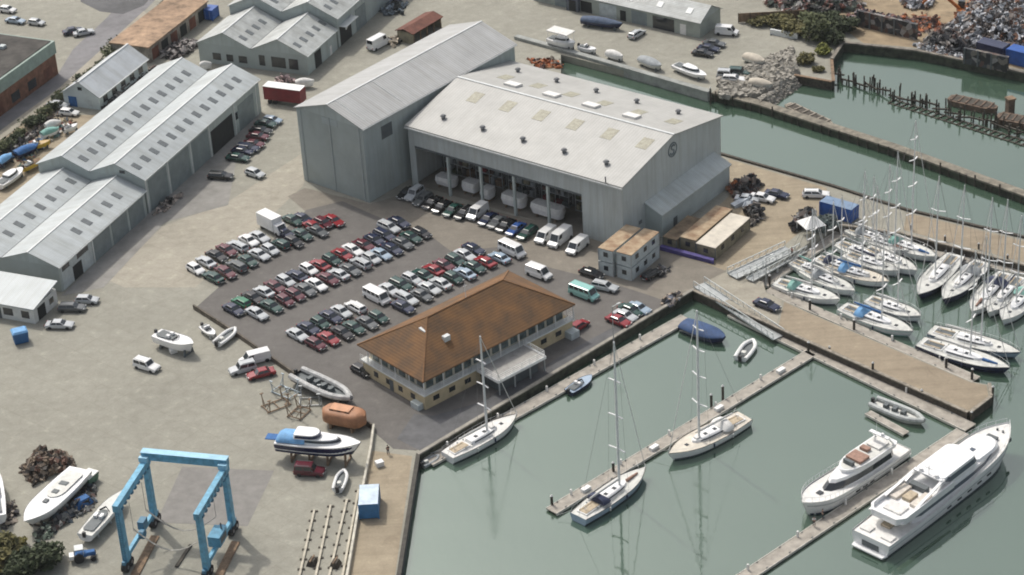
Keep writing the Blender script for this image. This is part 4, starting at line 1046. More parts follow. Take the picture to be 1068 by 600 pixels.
    if z0 is None:
        for sg in (1,-1):
            for s in (.3,.55):
                m = MB(); m.tube((X(s,.5),sg*(hb(s)+.1),zdeck-.75),(X(s,.5),sg*(hb(s)+.1),zdeck-.1),.14,8); m.build('fender', canvas_white if s < .5 else canvas_navy, H)
    if moor:
        for s, dxx in ((.93,2.5),(.60,-2.2),(.38,2.2),(.05,-2.0)):
            a0 = (X(s,sh(s)), moor*(hb(s)-.1), sh(s)+.05); m = MB(); m.tube(a0,(a0[0]+dxx, moor*(B/2+1.0), .62),.03,4); m.build('mooring_line', canvas_white, t)
    if keel:
        m = MB(); m.frus((x(.45),x(.58),-.12,.12,-2.0),(x(.40),x(.60),-.18,.18,-.35)); m.build('keel', black_gel, H)
    return t
sailboat('large white sloop with pale deck moored along the pontoon below the office', (466.5,474),(540,433),1.18,4.3,zdeck=1.35,deckmat=M('off_white_deck',(.70,.69,.65),.6,.07,1.),spread=3,hullmat=white_gel,moor=1)
sailboat('blue grey hulled sailing yacht with navy cockpit cover, outer end of middle pontoon', (603,538),(674,488),1.62,4.5,hullmat=blue_gel,hood=canvas_navy,zdeck=1.35,spread=3,deckmat=grey_gel,mfrac=.60,moor=1)
sailboat('white sailing yacht with beige deck and tall white mast on the middle pontoon', (777,433),(696.5,475),1.42,4.9,deckmat=beige_deck,zdeck=1.4,spread=4,hood=canvas_white,mfrac=.60,moor=-1)
mg = 'sailing yachts berthed in the marina'
sb = [
 ('white yacht with green sprayhood beside the jetty walkway', (809,293),(876.5,313.5),1.25,4.1,dict(hood=canvas_teal)),
 ('white yacht just behind the one with green sprayhood, dark hood', (838,280),(892,305),1.3,3.8,dict(hood=canvas_grey)),
 ('beige decked yacht under a bright blue cockpit cover', (862,275.5),(928,295),1.3,4.0,dict(hood=canvas_pale,deckmat=beige_deck,cover=canvas_blue)),
 ('pale green hulled yacht with blue cover along the jetty walkway', (878,319),(953,347),1.2,4.3,dict(hood=canvas_pale,cover=canvas_blue,stripe=canvas_teal)),
 ('white yacht with navy waterline behind the blue covered one on jetty', (905,311),(961,331),1.3,4.0,dict(stripe=navy)),
 ('navy hulled racing yacht farther from the jetty walkway', (971,343),(1065,369),1.25,4.3,dict(hullmat=blue_gel,stripe=navy)),
 ('white decked yacht with navy hull at outer end of jetty walkway', (959.5,355.5),(1054,385),1.2,4.5,dict(hullmat=navy)),
 ('navy hulled yacht pointing lower left, leftmost on outer quay berths', (997,265),(957.5,309),1.2,4.6,dict(hullmat=navy)),  # navy hull colour also paints in the shaded side and dark reflection
 ('navy hulled yacht pointing lower left, second on outer quay berths', (1024,272),(983,314),1.2,4.3,dict(hullmat=navy,hood=canvas_grey)),  # navy here too is partly painted shade and reflection on the hull
 ('white yacht pointing lower left, third on the outer quay berths', (1050,284),(1013,327),1.2,4.3,dict(hood=canvas_navy)),
 ('white yacht pointing lower left, cut by the right edge', (1078,296),(1045,336),1.2,4.3,dict(hood=canvas_teal)),
 ('large white yacht with the tallest mast near outer quay', (916,246),(978,269),1.95,4.0,dict(spread=4,hood=canvas_teal)),
 ('white yacht with tall mast, below the tallest masted yacht', (903,258),(957,283.5),1.75,3.9,dict(spread=3)),
 ('white yacht nearest the bright blue container', (884,238),(931,254),1.25,3.5,dict(hood=canvas_grey)),
 ('off white yacht midway along the head pontoon', (874,253),(921,272),1.6,3.6,dict(cover=canvas_grey)),
 ('white yacht wedged between the beige decked one and its neighbour', (882,264),(938,284),1.35,3.6,dict(cover=canvas_navy)),
 ('small white yacht by the head pontoon with teal cover', (826,272),(868,289),1.35,3.3,dict(cover=canvas_teal)),
 ('white yacht with grey cover close under the tallest masted one', (898,244),(948,263),1.5,3.5,dict(cover=canvas_grey)),
 ('white yacht with navy sail cover behind the white yacht cut by right edge', (1064,288),(1030,328),1.3,3.9,dict(cover=canvas_navy)),
 ('small white yacht near the white marquee', (852,268),(897,286),1.45,3.4,dict(hood=canvas_navy)),
]
for lb, s_, b_, mh, B, kw in sb:
    sailboat(lb, s_, b_, mh, B*1.06, group=mg, zdeck=1.15, **kw)

# ---- motor yachts
def motor_yacht(label, stern, bow, B, zs, zb, big=False):
    p = G(*stern, WL+zs); q = G(*bow, WL+zb); q.z = p.z; L = (q-p).length; c = (p+q)/2; a = math.atan2(q.y-p.y,q.x-p.x)
    t = thing('motor_yacht', label, 'motor yacht', (c.x,c.y,WL), a)
    tw, pw, rk = .93, 3.4, .07
    H = hull_mesh(L,B,zs,zb,tw,pw,-.6,rk,.84).build('hull', white_gel, t, smooth=True)
    stripe_mesh(L,B,zs,zb,tw,pw,.0,.10,rk,-.6,.02,.84).build('boot_stripe', navy, H)
    stripe_mesh(L,B,zs,zb,tw,pw,.66,.72,rk,-.6,.05,.84).build('rubbing_strake', steelgrey, H)
    deck_mesh(L,B,zs,zb,tw,pw,-.6,rk,drop=.25,inset=.12).build('deck', M('white_side_deck',(.72,.71,.68),.6,.06,1.2), t)
    hb, sh, X = hull_fn(L,B,zs,zb,tw,pw,-.6,rk)
    x = lambda f: -L/2+f*L
    # bulwark rail
    m = MB()
    for sg in (1,-1):
        P = [(X(s,sh(s)),sg*(hb(s)-.08),sh(s)) for s in [.45+.54*k/14 for k in range(15)]]
        for a0 in P: m.tube(a0,(a0[0],a0[1],a0[2]+.8),.03,4)
        m.path([(a0[0],a0[1],a0[2]+.8) for a0 in P],.035,4)
    m.build('bow_rail', alu, t)
    # hull portlights
    for sg in (1,-1):
        for k in range(5 if big else 3):
            s = .42+k*.075; zz = sh(s)*.5
            m = MB(); m.box(X(s,zz)-.5,X(s,zz)+.5,sg*hb(s)*.965-.06,sg*hb(s)*.965+.06,zz-.16,zz+.16); m.build('portlight', glass, H)
    return t, L, x, hb, sh
t, L, x, hb, sh = motor_yacht('biggest white motor yacht with stepped flat roofs, at the lower right', (908,560), (1053,438), 7.2, 2.7, 4.9, True)
B = 6.9
# swim platform
m = MB(); m.prism([(x(0)-.9,-2.7),(x(0)+.2,-3.0),(x(0)+.2,3.0),(x(0)-.9,2.7)], .35,.6); m.build('swim_platform', white_gel, t)
m = MB(); m.box(x(0)-.08,x(0)+.02,-1.5,1.5,.7,1.7); m.build('transom_door', trim_dark, t)
# aft deck and saloon
m = MB(); m.box(x(.01),x(.22),-2.9,2.9,2.05,2.2); m.build('aft_deck', M('pale_teak_deck',(.60,.57,.50),.7,.1,1.5), t)
for y in (-1.9,1.9):
    m = MB(); m.box(x(.03),x(.07),y-.9,y+.9,2.2,2.75); m.build('bench', canvas_white, t)
m = MB(); m.box(x(.10),x(.15),-.8,.8,2.2,2.95); m.build('table', teak, t)
tg = M('tinted_blue_glass',(.07,.09,.12),.12,.05,1.,spec=.8)
o = nose(x(.19),x(.87),6.1,.38); o2 = scl(o,.965,.91,-.3)
m = MB(); m.prism(o,2.2,4.5,o2); sa_ = m.build('saloon', white_gel, t)
m = MB(); m.prism(scl(o,.985,.985,-.05),3.45,4.05,scl(o2,1.006,1.03,.1)); m.build('window_band', tg, sa_)
m = MB(); m.box(x(.10),x(.46),-3.05,3.05,4.503,4.72); ov = m.build('upper_aft_deck', white_gel, t)
m = MB(); m.prism([(x(.085),-2.2),(x(.12),-3.15),(x(.46),-3.15),(x(.46),-2.9),(x(.13),-2.9),(x(.10),-2.1),(x(.10),2.1),(x(.13),2.9),(x(.46),2.9),(x(.46),3.15),(x(.12),3.15),(x(.085),2.2)],4.3,5.45); m.build('bulwark', white_gel, ov)
m = MB(); m.box(x(.14),x(.205),-1.5,1.5,4.72,5.0); m.build('sun_pad', canvas_white, ov)
for y0,y1 in ((-2.5,-1.2),(1.2,2.5)):
    m = MB(); m.box(x(.22),x(.33),y0,y1,4.72,5.2); m.build('sofa', M('cream_cushion',(.62,.57,.50),.8,.1,2.), ov)
m = MB(); m.box(x(.24),x(.30),-.7,.7,4.72,5.3); m.build('table', teak, ov)
m = MB(); m.box(x(.33),x(.36),-1.2,1.8,4.72,5.6); m.build('bar_counter', trim_dark, ov)
# wheelhouse with its big flat roof, open at the back
o = nose(x(.44),x(.685),5.3,.20); o2 = scl(o,.88,.90,-.35)
m = MB(); m.prism(o,4.5,6.5,o2); wh = m.build('wheelhouse', white_gel, t)
m = MB(); m.prism(scl(o,.985,.99,-.1),5.3,6.1,scl(o2,1.03,1.03,.12)); m.build('window_band', tg, wh)
o = nose(x(.40),x(.66),5.1,.16); m = MB(); m.prism(o,6.503,6.72,scl(o,.99,.98)); ht = m.build('hardtop', M('bright_white_skin',(.84,.84,.83),.35,.03,.8), t)
m = MB(); m.box(x(.44),x(.60),-.03,.03,6.723,6.74); m.build('roof_seam', steelgrey, ht)
# forward coachroof, one step lower
o = nose(x(.665),x(.865),5.0,.42); m = MB(); m.prism(o,4.503,4.95,scl(o,.92,.9,-.3)); fc = m.build('fore_coachroof', M('bright_white_skin',(.84,.84,.83),.35,.03,.8), t)
m = MB(); m.box(x(.72)-.4,x(.72)+.4,-.4,.4,4.95,5.02); m.build('hatch', tg, fc)
for y in (-2.45,2.45):
    m = MB(); m.bar((x(.20),y*1.12,5.3),(x(.41),y,6.55),.45,.16); m.bar((x(.34),y*1.1,5.2),(x(.43),y,6.5),.3,.12); m.build('wing_arch', white_gel, t)
m = MB(); m.bar((x(.395),-2.5,6.62),(x(.395),2.5,6.62),.5,.2); ar = m.build('radar_arch', white_gel, t)
for y in (-1.4,1.4):
    m = MB(); m.tube((x(.40),y,6.72),(x(.40),y,7.2),.4,10,.3); m.build('satellite_dome', white_gel, ar, smooth=True)
m = MB(); m.tube((x(.40),0,6.7),(x(.40),0,8.4),.07); m.bar((x(.40),-.8,7.8),(x(.40),.8,7.8),.15,.1); m.build('radar_mast', alu, ar)
m = MB(); m.box(x(.86),x(.88),-.9,.9,4.25,4.6); m.tube((x(.93),-.5,4.2),(x(.93),-.5,4.7),.18,8); m.tube((x(.93),.5,4.2),(x(.93),.5,4.7),.18,8); m.build('anchor_windlass', trim_dark, t)
m = MB(); m.box(x(.93)-.6,x(.93)+.3,-hb(.93)-.02,-hb(.93)+.25,3.1,3.7); m.build('anchor', trim_dark, t)

t.scale = (1,1,.93)
t, L, x, hb, sh = motor_yacht('smaller white flybridge motor yacht pointing lower left beside the biggest one', (936,462), (836.5,524), 5.6, 2.0, 3.0)
o = nose(x(.14),x(.80),4.3,.62); o2 = scl(o,.84,.84,-1.1)
m = MB(); m.prism(o,1.6,3.6,o2); s_ = m.build('saloon', white_gel, t)
m = MB(); m.prism(scl(o,.975,.985,-.2),2.3,3.15,scl(o2,1.045,1.06,.25)); m.build('window_band', glass, s_)
o = nose(x(.10),x(.60),3.9,.4); m = MB(); m.prism(o,3.6,4.2,scl(o,1.01,1.03)); fb = m.build('flybridge', white_gel, t)
o3 = scl(o,.93,.90); m = MB(); m.prism(o3,4.203,4.24); m.build('flybridge_floor', grey_gel, fb)
m = MB(); m.box(x(.38),x(.48),-1.4,1.4,4.24,4.7); m.build('sofa', cushion, fb)
m = MB(); m.box(x(.30),x(.34),-1.3,.2,4.24,4.75); m.build('sofa', cushion, fb)
m = MB(); m.box(x(.51),x(.535),-.9,.9,4.24,4.95); m.build('helm_console', trim_dark, fb)
m = MB(); m.box(x(.16),x(.27),-1.2,1.2,4.24,4.55); m.build('sun_pad', canvas_white, fb)
for y in (-1.7,1.7):
    m = MB(); m.bar((x(.14),y,4.1),(x(.20),y,5.9),.3,.15); m.build('arch_leg', white_gel, t)
m = MB(); m.bar((x(.20),-1.8,5.9),(x(.20),1.8,5.9),.7,.15); ar = m.build('radar_arch', white_gel, t)
m = MB(); m.tube((x(.20),.6,5.95),(x(.20),.6,6.35),.3,10,.22); m.build('radar_dome', white_gel, ar, smooth=True)
m = MB(); m.tube((x(.20),-.6,5.95),(x(.20),-.6,8),.03); m.build('whip_aerial', alu, ar)
m = MB(); m.prism([(x(0)-.9,-2.0),(x(0)+.2,-2.3),(x(0)+.2,2.3),(x(0)-.9,2.0)], .3,.5); m.build('swim_platform', white_gel, t)
m = MB(); m.box(x(.80),x(.84),-.4,.4,2.4,2.65); m.build('fore_hatch', glass, t)

# ---- small boats
def small_boat(name, label, stern, bow, B, zd, hullmat, kind='open', z0=WL, cat='boat', deck=None, cover=None, group=None, screen=True):
    p = G(*stern, z0+zd); q = G(*bow, z0+zd); L = (q-p).length; c = (p+q)/2; a = math.atan2(q.y-p.y,q.x-p.x)
    t = thing(name, label, cat, (c.x,c.y,z0), a, group)
    B = min(B, L*.42)
    zs, zb, tw, pw = zd*.92, zd*1.15, .86, 1.9
    H = hull_mesh(L,B,zs,zb,tw,pw,-.3,.12).build('hull', hullmat, t, smooth=True)
    x = lambda f: -L/2+f*L
    if kind == 'covered':
        m = MB(); hb, sh, X = hull_fn(L,B,zs,zb,tw,pw,-.3,.12); rings = []
        for k in range(13):
            s = .0+.97*k/12; b = hb(s)+.04; h = .25+ .75*math.sin(PI*min(1,.15+s*.95))
            rings.append([(X(s,sh(s)), b*math.cos(PI*i/8), sh(s)-.1+h*math.sin(PI*i/8)) for i in range(9)])
        m.loft(rings); m.build('cover', cover or canvas_blue, t, smooth=True)
    elif kind == 'rib':
        hb, sh, X = hull_fn(L,B,zs,zb,tw,pw,-.3,.12); m = MB(); r = B*.13
        for sg in (1,-1):
            P = [(X(s,sh(s)),sg*max(0,hb(s)-r*.6),sh(s)) for s in [k/10*.97 for k in range(11)]]
            m.path(P, r, 8)
        m.build('tube_collar', cover or canvas_grey, t, smooth=True)
        deck_mesh(L,B,zs,zb,tw,pw,-.3,.12,drop=zd*.4,inset=.2).build('floor', deck or trim_dark, t)
        n = max(1, int(L/3.2))
        for k in range(n):
            m = MB(); xx = x(.25+.5*k/max(1,n)); m.box(xx-.35,xx+.35,-B*.14,B*.14,zs-.3,zs+.45); m.build('seat', trim_dark if L > 7 else grey_gel, t)
        m = MB(); m.box(x(0)-.35,x(0)+.1,-.25,.25,zs-.5,zs+.55); m.build('outboard_motor', black_gel, t)
    elif kind == 'cabin':
        deck_mesh(L,B,zs,zb,tw,pw,-.3,.12).build('deck', deck or white_gel, t, smooth=True)
        o = nose(x(.30),x(.78),B*.72,.6); o2 = scl(o,.82,.82,-.25)
        m = MB(); m.prism(o,zd-.1,zd+.75,o2); cb = m.build('cabin', white_gel, t)
        m = MB(); m.prism(scl(o,.965,.975,-.08),zd+.25,zd+.6,scl(o2,1.06,1.07,.1)); m.build('window_band', glass, cb)
        m = MB(); m.box(x(.04),x(.28),-B*.30,B*.30,zd+.05,zd+.09); m.build('cockpit_well', trim_dark, t)
        if cover:
            m = MB(); rings = []
            for xx,hh in ((x(.02),.5),(x(.08),1.15),(x(.36),1.25)):
                rings.append([(xx, B*.40*math.cos(PI*k/8), zd+hh*math.sin(PI*k/8)) for k in range(9)])
            m.loft(rings); m.build('canopy', cover, t, smooth=True)
    else:
        deck_mesh(L,B,zs,zb,tw,pw,-.3,.12).build('deck', deck or white_gel, t, smooth=True)
        m = MB(); m.prism(nose(x(.08),x(.55),B*.62,.3),zd+.06,zd+.10); m.build('cockpit_well', trim_dark if screen else grey_gel, t)
        if screen:
            m = MB(); m.bar((x(.52),-B*.3,zd+.05),(x(.57),0,zd+.45),.05,.3); m.bar((x(.52),B*.3,zd+.05),(x(.57),0,zd+.45),.05,.3); m.build('windscreen', glass, t)
            for y in (-B*.16,B*.16):
                m = MB(); m.box(x(.34),x(.42),y-.25,y+.25,zd+.1,zd+.55); m.build('seat', white_gel, t)
            m = MB(); m.box(x(0)-.3,x(0)+.1,-.22,.22,zd-.5,zd+.4); m.build('outboard_motor', black_gel, t)
    return t, L, x
def cradle(t, L, x, z0, B, mat=wood_mid, n=4):
    for k in range(n):
        f = .18+.64*k/(n-1)
        m = MB()
        for y in (-B*.36,B*.36): m.bar((x(f),y,-z0),(x(f),y*.75,.25),.3,.3)
        m.bar((x(f),-B*.36,-z0+.2),(x(f),B*.36,-z0+.2),.25,.25)
        m.build('boat_stand', mat, t)
small_boat('covered_boat', 'motor boat wholly under a blue cover at the basin corner', (713,336),(757,353), 3.8, 1.2, navy, 'covered', cover=M('dusk_blue_canvas',(.04,.08,.18),.8,.15,1.))
small_boat('dinghy', 'small white inflatable dinghy moored near the jetty gangway', (772,373.5),(786,354.5), 2.6, .6, white_gel, 'rib', cover=white_p)
small_boat('speedboat', 'blue and white speedboat alongside the office quay pontoon', (593,407.5),(617.5,391), 2.3, .8, navy, 'open', deck=blue_gel)
small_boat('tender', 'grey workboat with yellow gear beside the jetty pontoon', (911,418),(965,440), 3.2, .9, grey_gel, 'rib', cover=M('grey_tube',(.40,.42,.41),.6,.1,1.), deck=grey_gel)
small_boat('dinghy', 'small grey dinghy tied at the near end of the quay pontoon', (440,485),(458,475), 1.8, .5, grey_gel, 'rib', cover=canvas_grey)
# on the hard
t, L, x = small_boat('motorboat', 'white open motorboat on a stand alone on the open yard', (163,346),(202,359), 3.2, 1.5, white_gel, 'open', z0=1.0, deck=white_gel); cradle(t,L,x,1.0,3.0,trim_dark,2)
t, L, x = small_boat('boat_hull', 'bare white racing hull propped up near the scrap heap', (84,488),(25,545), 4.9, 1.4, white_gel, 'open', z0=1.2, deck=white_gel, screen=False); cradle(t,L,x,1.2,3.4,wood_dark,3)
for f, w in ((.45,.5),(.62,.35),(.30,.7)):
    m = MB(); m.box(x(f)-.45,x(f)+.45,-w,w,1.45,1.62); m.build('hatch', trim_dark, t)
t, L, x = small_boat('racing_hull', 'slim white hull with dark cockpit beside the blue hoist', (88,557),(128,512), 3.0, 1.1, white_gel, 'open', z0=.8, deck=grey_gel); cradle(t,L,x,.8,2.6,steelgrey,3)
t, L, x = small_boat('cabin_cruiser', 'white cabin cruiser cut by the left edge of the photo', (-6,538),(-14,482), 4.2, 1.5, white_gel, 'cabin', z0=1.0); cradle(t,L,x,1.0,3.6,wood_mid,3)
t, L, x = small_boat('motor_cruiser', 'white motor cruiser with pale blue canopy and black hull bottom on timber stands', (289,455),(377,463), 4.2, 1.9, navy, 'cabin', z0=1.9, cover=canvas_pale)
cradle(t,L,x,1.9,3.8,wood_mid,4)
stripe_mesh(L,4.2,1.9*.92,1.9*1.15,.86,1.9,.30,1.0,.12,-.3,.03).build('white_topsides', white_gel, t)
m = MB(); o = nose(x(.22),x(.52),2.8,.35); m.prism(o,2.6,3.35,scl(o,.94,.9)); w = m.build('wheelhouse', white_gel, t)
m = MB(); m.prism(scl(o,1.0,1.0,.12),2.75,3.2,scl(o,.96,.92,.16)); m.build('windscreen_band', navy, w)
m = MB(); m.bar((x(0)-1.8,0,1.7),(x(.02),0,1.7),1.6,.15); m.build('bathing_platform', canvas_blue, t)
t, L, x = small_boat('rigid_inflatable', 'long dark grey rigid inflatable with rows of seats on the car park fence', (309,388),(367.5,417), 3.9, 1.1, black_gel, 'rib', z0=.7, cover=M('ash_tube',(.44,.44,.43),.7,.15,1.)); cradle(t,L,x,.7,3.2,steelgrey,3)
small_boat('dinghy', 'small white dinghy upright near the maroon off-roader', (352,510),(359,490), 2.0, .6, white_gel, 'rib', z0=.35, cover=white_p)
# upper yard
ug = 'boats along the upper yard'
t, L, x = small_boat('cabin_cruiser', 'white cabin boat with flat canopy on the upper quay, leftmost', (573,38),(600,45), 2.9, 1.2, white_gel, 'cabin', z0=.9, group=ug); cradle(t,L,x,.9,2.4,trim_dark,2)
m = MB(); m.box(x(.05),x(.85),-1.5,1.5,3.1,3.25); m.build('canopy_roof', canvas_white, t)
for f in (.1,.8):
    for y in (-1.4,1.4):
        m = MB(); m.tube((x(f),y,1.0),(x(f),y,3.1),.05); m.build('canopy_post', alu, t)
for lb, s_, b_, B, hm, kd, cv in [('small white dinghy with yellow gear on the upper quay',(604,47),(622,51.5),1.8,white_gel,'open',None),('small white covered dinghy right of the yellow geared one',(633,54),(650,59),1.7,white_gel,'covered',canvas_white),
       ('grey tarpaulined boat on the upper quay',(668,60),(690,69),2.4,grey_gel,'covered',canvas_grey),('white speedboat with dark screen on upper quay, rightmost',(704,66),(737,79),2.8,white_gel,'cabin',None)]:
    t, L, x = small_boat('boat_ashore', lb, s_, b_, B, .9, hm, kd, z0=.55, cover=cv, group=ug); cradle(t,L,x,.55,B*.8,trim_dark,2)
t, L, x = small_boat('boat_hull', 'long dark blue boat hull standing before the top building', (607,19),(650,25), 2.4, 1.0, navy, 'covered', z0=.6, cover=M('slate_blue_canvas',(.07,.10,.16),.8,.15,1.)); cradle(t,L,x,.9,2.4,trim_dark,3)
for lb, s_, b_ in [('beige covered boat on the upper yard above the off-roaders',(777,57),(798,64)),('white boat at the foot of the boulders on the upper yard',(782,84),(806,88))]:
    t, L, x = small_boat('boat_ashore', lb, s_, b_, 2.4, .9, grey_gel, 'covered', z0=.5, cover=M('beige_canvas',(.50,.45,.37),.8,.1,1.)); cradle(t,L,x,.5,2,trim_dark,2)
# boats packed in the storage yard at left
sg = 'boats packed in the left storage yard'
for lb, s_, b_, B, hm, kd, cv, dk in [
   ('white cabin boat at the left edge of the storage yard',(-2,192),(24,174),2.9,white_gel,'cabin',None,None),
   ('boat under bright blue cover in the storage yard',(16,160),(40,150),3.0,navy,'covered',canvas_blue,None),
   ('boat under pale blue cover behind the white cabin boat',(-2,170),(12,160),3.0,navy,'covered',canvas_pale,None),
   ('yellow wooden open boat in the storage yard',(26,152),(53,146),1.8,yellow,'open',None,M('varnish',(.42,.28,.10),.5,.1,1.)),
   ('white boat with pale teal cover in the storage yard',(43,140),(62,133),2.4,white_gel,'covered',canvas_teal,None),
   ('yellowish open boat nearest the shed wall',(24,174),(42,165),1.8,yellow,'open',None,wood_mid),
   ('small white boat nearest the pale warehouse',(66,134),(81,129),2.0,white_gel,'open',None,None),
   ('beige covered boat at the top of the storage yard',(47,131),(64,126),2.2,grey_gel,'covered',canvas_white,None)]:
    t, L, x = small_boat('stored_boat', lb, s_, b_, B, .9, hm, kd, z0=.6, cover=cv, deck=dk, group=sg); cradle(t,L,x,.6,B*.7,trim_dark,2)
small_boat('boat_ashore', 'white boat parked beside the red trailer', (308,86),(328,84), 2.3, 1.0, white_gel, 'covered', z0=.5, cover=canvas_white)
small_boat('boat_ashore', 'small white boat in the gap behind the long shed', (208,68),(221,66), 2.0, .9, white_gel, 'covered', z0=.4, cover=canvas_white)
# wrapped boats and stores just inside the hall bays
for xx, yy, Lb, hh, lb in [(6.6,2.6,4.4,2.2,'white wrapped boat inside the first bay of the hall'),(12.2,3.0,3.2,2.5,'white wrapped boat just right of the first hall column'),(16.6,2.4,2.2,2.5,'narrow white wrapped boat left of the second hall column'),
        (22.8,2.6,5.0,2.6,'white wrapped boat inside the third bay of the hall'),(30.6,2.6,7.0,2.6,'biggest white wrapped boat, inside the fourth bay of the hall')]:
    p = hallpt(xx, yy); t = thing('wrapped_boat', lb, 'boat', (p[0],p[1],.05), AH, 'boats inside the hall bays')
    m = MB(); o = nose(-Lb/2,Lb/2,2.6,.12); m.prism(scl(o,.93,.8),.7,hh*.7,o); m.build('hull', white_gel, t)
    m = MB(); m.prism(o,hh*.7+.003,hh+.2,scl(o,.97,.85)); m.build('wrap', canvas_white, t)
    for k in (-.3,.3):
        m = MB(); m.bar((k*Lb,-1.0,0),(k*Lb,-.7,.75),.2,.2); m.bar((k*Lb,-1.0,.2),(k*Lb,1.0,.2),.2,.2); m.bar((k*Lb,1.0,0),(k*Lb,.7,.75),.2,.2); m.build('boat_stand', wood_mid, t)
random.seed(31)
for i in range(5):
    t = thing('storage_rack', 'dark storage rack of gear at the back of hall bay, %s from the left' % ordinal(i+1), 'rack', hallpt(2.2+i*7.8, 7.2), AH, 'racks inside the hall')
    m = MB()
    for z in (.2,2.4,4.6): m.box(0,6.4,0,1.4,z,z+.15)
    for x in (0,3.2,6.3): m.box(x,x+.12,0,.12,0,5.6); m.box(x,x+.12,1.28,1.4,0,5.6)
    m.build('frame', steelgrey, t)
    for z in (.36,2.56,4.76):
        x = .2
        while x < 5.6:
            w = random.uniform(.6,1.5); m = MB(); m.box(x,x+w,.15,1.2,z,z+random.uniform(.5,1.6)); m.build('stored_box', random.choice([scrap_d,trim_dark,wood_mid,trailer_red,canvas_grey,foliage_d,cabin_brown]), t); x += w+random.uniform(.1,.6)
# ------------------------------------------------------------------ pontoons and gangways
def pontoon(label, a, b, w, z=WL+.5, shift=0.0):
    p = G(*a, z); q = G(*b, z); L = (q-p).length; an = math.atan2(q.y-p.y,q.x-p.x)
    t = thing('pontoon', label, 'pontoon', (p.x,p.y,0), an)
    m = MB(); m.box(0,L,-w/2+.12,w/2-.12,z-.15,z); m.build('decking', pontoon_d, t)
    m = MB(); m.box(0,L,-w/2,-w/2+.117,z-.35,z+.06); m.box(0,L,w/2-.117,w/2,z-.35,z+.06); m.build('edge_timber', pontoon_l, t)
    n = max(2, int(L/9))
    for k in range(n):
        x0 = L*(k+.12)/n; m = MB(); m.box(x0,x0+L/n*.72,-w/2+.15,w/2-.15,WL-.6,z-.153); m.build('float', trim_dark, t)
    for k in range(int(L/5)):
        for sg in (1,-1):
            m = MB(); x0 = 2.2+k*5; y0 = sg*(w/2-.22); m.box(x0-.22,x0+.22,y0-.05,y0+.05,z+.12,z+.18); m.box(x0-.07,x0+.07,y0-.05,y0+.05,z,z+.12); m.build('cleat', trim_dark, t)
    for k in range(int(L/11)):
        m = MB(); x0 = 5+k*11; m.box(x0-.14,x0+.14,w/2-.55,w/2-.27,z,z+1.0); m.build('service_post', whitebox, t)
    return t, L
def pile(label, x, y, h, off=(0,0), r=.22, cat='pile', z=-2, group='mooring piles'):
    p = G(x,y,z); t = thing('mooring_pile', label, cat, (p.x+off[0],p.y+off[1],0), 0, group)
    m = MB(); m.tube((0,0,-6),(0,0,h),r,8); m.build('shaft', wood_dark, t)
    m = MB(); m.tube((0,0,h+.003),(0,0,h+.25),r*1.15,8,.05); m.build('cap', whitebox if h > 0 else wood, t)
    return t
tp, L1 = pontoon('grey pontoon lying along the foot of the office quay wall', (446,482),(716,331), 2.6)
tp, L2 = pontoon('middle timber pontoon with two big yachts alongside', (575,533),(846,368), 2.3)
for k in range(4):
    x = 2+L2*(k+.3)/4; m = MB(); m.box(x,x+1.6,-.5,.3,WL+.51,WL+1.05); m.build('service_box', white_p, tp)
pontoon('long pontoon along the near side of the sandy jetty', (764,326),(1012,446), 2.7)
pontoon('pontoon running out between the two white motor yachts', (760,613),(1004,450), 2.4)
pontoon('walkway pontoon on marina side of the sandy jetty', (800,302),(1018,396), 2.2)
pontoon('head pontoon along the inner end of the marina', (796,297),(876,243), 2.0)
pontoon('walkway pontoon below the outer sandy quay', (876,243),(1100,291), 1.8)
pontoon('short finger pontoon beside the grey workboat', (905,430),(945,452), 1.4)
for i,(x,y,h) in enumerate([(576,532,.6),(754,420,1.2),(843,372,.8),(742,428,1.0),(640,497,.6)]):
    pile(['dark mooring pile at the outer end of the middle pontoon','dark mooring pile beside beige decked yacht on middle pontoon','dark mooring pile where middle pontoon meets jetty pontoon','white capped pile close to the beige decked yacht','dark mooring pile beside the blue grey yacht'][i], x, y, h)
for i,(x,y) in enumerate([(801,305),(843,331),(889,352),(985,392),(1012,404)]):
    pile('dark mooring pile on marina side of the sandy jetty, %s from the root' % ordinal(i+1), x, y, .9, (.4,.9))
for i,(x,y) in enumerate([(864,363),(909,385),(960,408),(1012,431),(1034,410)]):
    pile('dark pile against near face of the sandy jetty, %s from the root' % ordinal(i+1), x, y, 1.5 if i in (1,4) else .5, (.1,-.5), .2, z=0)
for i,(x,y) in enumerate([(950,250),(985,262),(1020,270),(1050,282)]):
    pile('dark pile against the outer sandy quay, %s from the left' % ordinal(i+1), x, y, 1.1, (0,0), .18)
def gangway(label, a, b, z0, z1, w=1.8):
    p = G(*a, z0); q = G(*b, z1); L = math.hypot(q.x-p.x,q.y-p.y); an = math.atan2(q.y-p.y,q.x-p.x)
    t = thing('gangway', label, 'gangway', (p.x,p.y,0), an)
    m = MB(); m.bar((0,0,z0+.1),(L,0,z1+.1),w,.14); m.build('walkway', steelgrey, t)
    for sg in (1,-1):
        m = MB(); y = sg*w/2
        m.bar((0,y,z0+.25),(L,y,z1+.25),.10,.20); m.bar((0,y,z0+1.35),(L,y,z1+1.35),.12,.14)
        n = max(4,int(L/1.5))
        for k in range(n+1):
            f = k/n; za = z0+(z1-z0)*f; m.bar((L*f,y,za+.2),(L*f,y,za+1.35),.08,.08)
            if k < n:
                g = (k+1)/n; zb_ = z0+(z1-z0)*g
                m.bar((L*f,y,za+.25),(L*g,y,zb_+1.3),.05,.06)
        m.build('lattice_railing', M('pale_rail',(.58,.60,.58),.5,.06,1.), t)
    return t
gangway('long pale lattice gangway down to the jetty pontoon', (729,298),(812,353), .2, -.9, 2.4)
